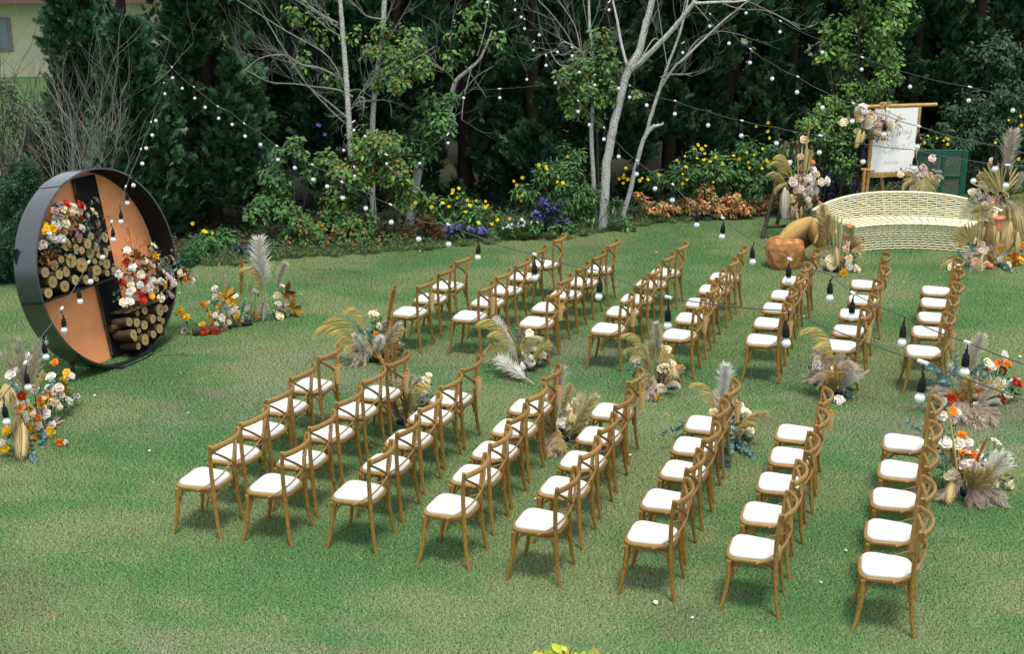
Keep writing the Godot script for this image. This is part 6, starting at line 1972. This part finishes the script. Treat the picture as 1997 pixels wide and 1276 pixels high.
		"ay -17 34 0 -36 69 -3;fw -12 40 4 -10 90 9;ft 4 26 3 34 39 8;ft 11 28 -1 26 35 1;eb -48 23 7 -71 19 15;eb -46 25 8 -56 34 15;eb -46 17 4 -57 7 2;eb 1 16 2 24 25 4;eb 3 16 2 15 23 5;eb 1 9 0 19 3 34;eb 1 5 -3 10 3 9;eb -3 7 1 -14 3 63;eb -2 14 3 -1 31 10;eb -2 8 -1 -11 3 37;eb 1 13 1 10 3 26", "dried flower arrangements along the aisle"],
	["E", "tall white and peach flower column with coral balls on the weathered frame", 4.83, 0.00, -21.45, 0.12, 0.00,
		"k -1 145 -4;k 6 126 -10;w -17 131 -21;k 5 172 -9;w 24 119 -17;k 29 115 -5;p -1 108 -9;c 10 97 -16;p -10 101 -4;w 23 102 -9;w 24 106 -15;w 47 104 -5;c 37 102 -4;k -5 87 -4;p 4 91 -4;c 13 84 -9;p 19 90 -8;w 25 83 -10;w 31 85 -11;c -12 73 -2;y 0 61 -15;y 10 61 -20;c 20 61 -8;c -5 71 -12;b 21 133 -11;b 8 113 -10;b 6 74 -17;b 34 72 -18;w -9 44 -21;w 16 108 -6;c 17 71 -4;p -3 97 -8",
		"at -17 89 -3 -48 118 -9;at -16 125 3 -45 150 11;dt -3 55 2 -1 38 8;dt -20 89 0 -16 59 0;ft 10 110 -4 18 152 -12;sp 6 116 2 6 169 8;um -1 68 1 -13 46 3;ay -17 107 1 -49 138 3;ay -14 119 -3 -36 142 -12;ay -17 103 2 -44 88 6;at -12 111 -3 -29 135 -11;st 4 120 0 11 204 -1;sp 2 124 -3 2 166 -9;sp 9 120 -1 12 156 -3;sp -4 112 3 -8 145 9;sp 11 116 2 14 149 6;dg -25 94 2 -24 40 8;dt -11 63 -1 -7 35 -5;dt 6 61 -1 6 38 -3;um 31 72 1 44 61 3;sp 19 97 -3 49 100 -11;eb 9 80 -1 15 58 -2", "flower arrangements round the wicker bench"],
	["F", "dried grasses, straw fans and daffodil-like blooms at the bench end beside the baskets", 5.04, 0.00, -19.43, 0.30, 0.09,
		"c -22 15 -1;c -10 19 -4;c -9 10 2;c -26 5 -6;c -31 5 -10;c 9 5 -2;w 17 9 8;y 3 5 29;c 30 5 2;c 32 26 -9;c 16 22 6;k -9 64 -5;k 15 41 -12;k 12 36 -3;p 32 43 -4;t 11 18 1;b 14 71 0;b 12 53 -12;y 4 16 -1;c -15 22 -17",
		"sp -6 28 -1 -11 94 -1;sp -9 27 -6 -14 84 -15;sp -2 28 -2 -4 90 -5;ft -21 30 -7 -25 101 -11;sp 1 25 4 -2 86 12;ft -27 34 -10 -26 77 -16;ft -18 34 -3 -20 90 3;fg 6 28 -1 7 59 -7;pt 18 39 10 27 62 22;pt 20 33 4 41 42 5;pt -31 21 -12 -44 33 -23;pt -29 17 -11 -42 23 -20;dt -4 41 3 -2 12 11;dt -31 59 -7 -36 43 -6;st 3 50 5 22 59 18;um -34 30 -10 -20 39 -5;eb -16 22 -8 -24 14 -17", "flower arrangements round the wicker bench"],
	["G", "white orchids and peach roses clustered on the upper corner of the sign", 6.31, 1.50, -22.70, 0.43, -0.08,
		"w -15 61 -11;w -22 55 -9;w -14 53 -5;w -8 37 -14;w -9 29 -13;w -4 27 -8;w -2 21 -15;w 32 53 -14;w 55 41 -24;w 35 30 -18;k -1 45 -11;k -22 41 -4;k 10 34 -18;k 13 31 -11;t 23 61 -20;c 19 49 -14;k 25 30 -21;k 14 17 -12;c 10 19 -17;t -4 12 -14;c -21 18 -13;c -48 34 -5;p 33 22 -20;b 26 5 -12;p 4 40 -12;k 21 27 -17;c -4 38 -7",
		"ut -22 45 1 -46 43 0;ut -26 49 2 -39 53 0;dt -22 23 7 -29 -9 16;dt -14 20 5 -20 1 14;ft 8 57 -1 30 69 -3;ft 6 59 1 -4 63 10;st 30 50 -10 65 37 -23;dt 33 39 -4 34 17 2;pt -20 46 4 -36 60 10", "flower arrangements round the wicker bench"],
	["H", "blush flowers with a pale palm fan hung at the lower corner of the sign", 7.32, 1.00, -22.76, 0.29, -0.04,
		"w -11 -9 -9;w -16 0 -6;p 3 0 -16;p 5 -8 -15;p -10 -16 -14;p -7 -24 -11;c -39 -10 -6;p 17 17 -14;k 27 -23 -17;k 15 -13 -11;p -14 -36 -6;y 9 -21 -10;c 8 -36 -17;p 1 -11 -15;k 7 -14 -15",
		"ut -14 -19 0 -35 -16 -1;ft -11 -18 2 -30 -21 6;fg 14 -10 -4 38 -17 -12;fg 14 -4 -1 32 -4 -2;st -10 1 0 -20 34 -1;pc -2 -16 -1 -8 -42 -2;pc -1 -15 2 -1 -44 5;pc 2 -15 3 8 -44 9;pc 5 -16 -3 23 -44 -10;pc 6 -15 -2 26 -35 -7;at -16 -15 5 -43 -31 17", "flower arrangements round the wicker bench"],
	["I", "tall spread palm-spear fan with white and peach roses on the terracotta pedestal", 8.09, 0.76, -21.05, 0.26, -0.05,
		"w -39 10 -9;w -39 6 -12;w -22 8 -12;w -24 -4 -2;c -32 29 -3;c -15 26 -3;c -48 17 -4;k -30 3 -13;t -32 42 -9;k -19 69 -6;k -6 5 -12;m 7 2 -19;k 13 9 -16;k -4 0 -11;c -4 -8 -13;c -11 -7 -10;c -5 12 -16;w -37 13 -12;k -16 3 -4",
		"fg 3 28 0 7 116 1;sp -7 15 0 -51 32 6;sp -6 15 -2 -50 40 -1;sp -5 16 -1 -47 47 3;sp -6 17 1 -46 56 9;sp -6 18 3 -41 61 15;sp -4 18 0 -31 65 4;sp -4 19 3 -26 69 14;sp -2 18 0 -14 70 1;sp 0 17 -3 -1 67 -9;sp 0 18 0 4 67 0;sp 1 18 0 14 63 -2;sp 2 17 -1 21 57 -4;sp 2 17 0 26 51 -2;sp 5 15 -5 36 39 -19;um 1 0 -1 21 -22 -6;um 8 4 0 29 -8 0;at 14 7 -6 42 5 -17;at 19 -2 -7 48 -25 -19;ft -6 -9 -1 -46 -16 0;ft -7 -6 -1 -40 -8 3;fg -2 -12 0 -27 -20 4;dt 24 -10 -6 39 -72 -11;dt 30 -14 -5 44 -63 -5;dt 21 -22 -7 28 -64 -12;at 16 19 -5 34 26 -11;ft -2 -16 1 -17 -47 8;ft 11 -17 -2 7 -62 0;dt 14 -12 0 12 -55 9;at 21 3 -2 40 -8 2;um 28 -6 -8 52 -52 -14;ut 3 -13 -2 -11 -37 -1;fg 21 11 -5 34 47 -7", "flower arrangements round the wicker bench"],
	["R", "peach and yellow roses with terracotta balls on the grass below the pedestal", 7.49, 0.00, -19.72, 0.49, -0.03,
		"k -26 41 -9;t -5 35 -14;k -22 25 0;k -9 24 -13;k -1 28 -10;p -6 14 -11;t 1 21 1;w -31 22 -3;k -23 11 8;p -4 5 -4;c -25 5 26;c -62 5 19;b 8 10 -12;b -2 5 15;y 16 27 -3;y 36 35 -22;t 30 30 -3;p 18 12 1;w 24 17 -5;y 29 9 -3;c 29 5 8;y 46 5 -8;y 53 10 -7;o 41 18 -1;o 59 29 -19;p -9 33 -11;k -5 5 8",
		"dt 21 69 -1 16 39 3;ft 25 65 1 14 98 9;dt 28 73 0 23 28 7;ft 6 45 -2 -3 79 -5;ut 18 38 -2 15 64 -3;pt -32 38 -2 -54 59 -9;pt -31 40 2 -50 68 3;pt -30 41 4 -41 71 11;pt -30 39 4 -64 52 12;st -15 30 -2 -21 82 -9;dt -12 65 0 -14 46 -1;dt 0 68 -3 0 32 -10;dt 3 67 -1 7 32 -2;dt 10 58 2 6 38 9;eb -27 26 0 -42 64 -3;eb -27 27 4 -40 44 10;eb -42 5 6 -55 30 14;at -47 16 5 -81 3 15;at -42 19 1 -68 8 -3;dt 31 61 0 29 36 8;dt 41 57 0 40 24 7;ft 16 39 2 34 59 9;eb 18 6 -5 22 3 37;um -21 6 -2 -34 3 37;eb 47 21 -5 57 28 -9;at -7 27 0 -32 3 37", "flower arrangements round the wicker bench"]]
const DISC_FLOWERS := [
	["C", "white, red and cream flowers above the logs in the round backdrop", "r -49 87 -2;r -29 82 1;r -29 67 -4;w -67 70 -5;w -81 56 -4;w -67 50 -3;w -31 55 -3;p -94 49 -5;m -71 83 1;c -30 75 -2;c -13 72 1;c -9 67 1;c -15 65 -6;c -43 77 -1;c -56 83 -1;c -57 66 -1;c -36 82 -4;y -81 64 1;y -87 70 -4;y -91 65 1;m 8 81 -8;m -7 55 0;m -35 47 -6;m -56 88 -3;p -76 51 -2;t -56 74 -1;t -62 58 -2;t -45 69 -6;r -21 78 -3;c -33 73 -3;w -74 67 0;c -90 64 -4", "ch -89 39 0 -85 31 0;ch -95 29 -3 -97 23 -3;ch -79 23 -5 -79 19 -5;cr -81 42 -3 -86 40 -3;eb -47 55 -4 -50 49 -4;eb -81 60 -4 -92 58 -4;br -22 77 0 0 84 0;br -14 65 -8 28 58 -8;eb -51 61 -5 -43 66 -5;ch -93 36 -5 -102 31 -5;eb -25 51 -8 -37 44 -8;eb -59 64 -3 -65 76 -3;eb -26 60 -1 -22 47 -1;ch -106 32 -1 -111 30 -1", -0.50, 0.45],
	["D", "white, yellow and red flowers with bare twigs on the lower shelf of the round backdrop", "w 32 14 1;w 34 -8 1;w 9 -11 1;w 40 -32 2;w 68 -33 -2;w 20 -36 1;w 18 -47 0;c 10 -47 -4;p 56 -5 1;p 95 -15 -7;p 39 -44 -6;c 111 -16 0;p 114 -34 -7;p 96 -37 3;p 89 -33 4;c 144 -48 -9;w 136 -50 5;p 98 -44 5;p 104 -51 -7;c 76 9 5;c 82 1 -4;c 74 -14 -3;c 45 -20 2;c 79 -37 2;c 79 -47 -9;c 76 -58 -1;c 86 -26 2;c 26 -28 -1;t 128 -38 -5;t 128 -34 1;y 77 -4 4;y 120 -41 -6;y 82 -44 4;y 54 -50 4;o 121 -44 5;o 85 -30 -9;y 75 -39 -1;r 33 -1 -5;r 54 -29 -3;r 55 -50 -9;r 40 -40 0;r 41 -51 0;r 18 -23 -5;m 43 -39 5;m 95 -60 0;m 47 -56 -6;m 28 -23 -3;t 37 -24 -2;t 103 -19 -8;t 67 -16 -1;w 11 -8 -5;p 58 -40 0;c 115 -36 4", "br 40 -16 0 44 42 0;br 38 -13 2 53 32 2;br 39 1 5 68 21 5;br 43 6 1 32 29 1;br 6 -6 3 8 15 3;br 29 -8 -1 32 14 -1;br 71 -18 -5 99 6 -5;br 88 -10 -6 89 7 -6;br 51 -7 -7 65 14 -7;ch 44 0 1 57 5 1;ch 46 2 -4 45 10 -4;ch 55 -17 -7 69 -19 -7;cr 50 -13 -1 52 -19 -1;eb 101 -31 -8 132 -22 -8;eb 96 -33 4 111 -28 4;eb 84 -56 -8 100 -51 -8;eb 77 -63 -7 75 -57 -7;eb 20 -31 -9 9 -34 -9;eb 30 -31 -7 15 -27 -7;eb 88 -61 -5 107 -59 -5;ch 18 -54 -1 14 -56 -1;ch 126 -43 -5 138 -51 -5;eb 62 -42 -7 45 -52 -7;eb 37 -36 -3 33 -23 -3;eb 68 -43 -4 66 -30 -4;eb 73 -56 -8 59 -47 -8", 0.50, -0.55]]
const STRINGS := [
	["string of bulbs descending in front of the round backdrop", 0.17, "-5.37 2.65 -20.17;-4.82 2.61 -17.54;-4.62 2.56 -16.59;-4.47 2.53 -15.74;-4.29 2.49 -14.89;-4.10 2.44 -13.83;-3.93 2.42 -12.99;-3.78 2.39 -12.24;-3.70 2.34 -11.70;-3.61 2.33 -11.07;-3.52 2.28 -10.43;-3.44 2.26 -9.90;-3.36 2.22 -9.26;-3.28 2.22 -8.63;-3.18 2.22 -8.00;-3.09 2.22 -7.38"],
	["long string of bulbs running from the hedge across both chair blocks", 0.17, "-5.38 2.83 -20.75;-5.10 2.73 -20.20;-4.76 2.66 -19.55;-4.46 2.61 -18.90;-4.13 2.54 -18.26;-3.83 2.53 -17.73;-3.53 2.47 -17.08;-3.21 2.46 -16.45;-2.88 2.38 -15.80;-2.57 2.39 -15.17;-2.26 2.37 -14.54;-2.03 2.39 -14.02;-1.78 2.39 -13.39;-1.47 2.41 -12.77;-1.14 2.45 -11.95;-0.83 2.46 -11.22;-0.53 2.58 -10.52;-0.27 2.62 -9.91;0.16 2.75 -8.80;0.55 2.87 -7.89;0.89 2.93 -7.07;1.38 3.11 -6.19;1.83 3.09 -5.45"],
	["string of bulbs from the stout birch down over the far chair block", 0.15, "0.05 3.80 -22.10;0.15 3.72 -21.55;0.20 3.57 -21.09;0.42 3.52 -20.44;0.51 3.13 -19.69;0.63 2.95 -19.01;0.92 2.66 -18.08;1.03 2.60 -17.23;1.18 2.51 -16.57;1.27 2.50 -15.31;1.37 2.52 -14.06;1.45 2.58 -12.93;1.50 2.67 -11.91;1.57 2.69 -10.76;1.64 2.80 -9.86;1.73 2.81 -9.02;1.84 2.86 -8.31;1.99 2.89 -7.79;2.02 2.89 -7.37;2.11 2.96 -6.66;2.17 3.07 -5.86"],
	["string of bulbs passing behind the flower frame and across the sign board", 0.16, "1.28 2.78 -20.21;1.57 2.85 -19.19;1.60 2.90 -17.74;1.75 2.90 -16.90;1.99 2.93 -15.87;2.23 2.96 -14.72;2.43 3.00 -13.69;2.64 3.05 -12.87;2.90 3.08 -12.14;3.15 3.10 -11.52;3.42 3.15 -10.91;3.71 3.16 -10.28;3.82 3.20 -9.88"],
	["string of bulbs crossing the bright tree and the flowers on the sign", 0.17, "2.83 3.76 -18.95;2.92 3.62 -17.75;3.00 3.48 -16.56;3.06 3.41 -15.39;3.13 3.38 -14.33;3.17 3.35 -13.27;3.21 3.36 -12.23;3.25 3.38 -11.29;3.32 3.39 -10.56;3.51 3.43 -9.32"],
	["highest string of bulbs running in front of the bright tree", 0.15, "2.64 3.26 -20.36;3.44 3.91 -19.52;3.73 3.72 -18.41;4.08 3.54 -17.31;4.38 3.41 -16.43;4.68 3.32 -15.36;5.05 3.28 -14.40;5.27 3.27 -13.67"],
	["string of small bulbs hidden among the leaves of the twin birches", 0.14, "-0.19 2.59 -20.16;-0.76 2.55 -20.46;-1.00 1.89 -20.15;-1.43 1.62 -19.86;-1.92 1.65 -19.66;-2.32 1.96 -20.38;-2.52 2.02 -20.61;-2.63 1.78 -20.12;-2.41 1.47 -19.60"],
	["string of small bulbs tangled in the bare branches beside the stout birch", 0.13, "-0.40 3.95 -21.62;0.24 2.75 -21.25;0.34 3.24 -20.99;0.71 3.25 -20.57;0.93 3.21 -20.35;1.02 3.01 -19.87;1.56 3.84 -21.38;2.41 4.10 -20.62"]]
const PETALS := [
	[1.13, -9.08, "w", "single white petal on the grass in front of the sixth near-block row"],
	[1.39, -8.85, "w", "small white petal on the grass between the sixth and seventh near-block rows"],
	[1.19, -12.06, "w", "white petal under the fifth near-block row"],
	[2.85, -9.97, "c", "cream petal on the grass between the seventh and last near-block rows"],
	[2.51, -9.41, "w", "small white petal near the front chair of the last near-block row"],
	[-1.44, -12.31, "y", "yellow petal under the second near-block row"],
	[-1.63, -12.20, "c", "pale petal under the first near-block row"],
	[0.51, -12.35, "w", "white petal beside the grey upright plume arrangement"],
	[0.57, -12.35, "w", "smaller white petal beside the grey upright plume arrangement"],
	[2.14, -21.76, "p", "pink flower head lying on the grass by the stout birch"],
	[2.22, -21.65, "p", "larger pink flower head lying on the grass by the stout birch"],
	[-4.36, -16.29, "p", "blush flower head lying on the grass beside the fallen log"],
	[-1.51, -20.66, "y", "yellow leaf lying at the lawn edge behind the far block"],
	[-4.74, -13.80, "w", "white scrap on the grass below the round backdrop"],
	[-4.80, -14.07, "p", "pink flower head on the grass below the round backdrop"],
	[6.29, -15.19, "w", "white petal on the grass past the wide eucalyptus spread"],
	[5.87, -18.71, "w", "white petal in front of the wicker bench"]]
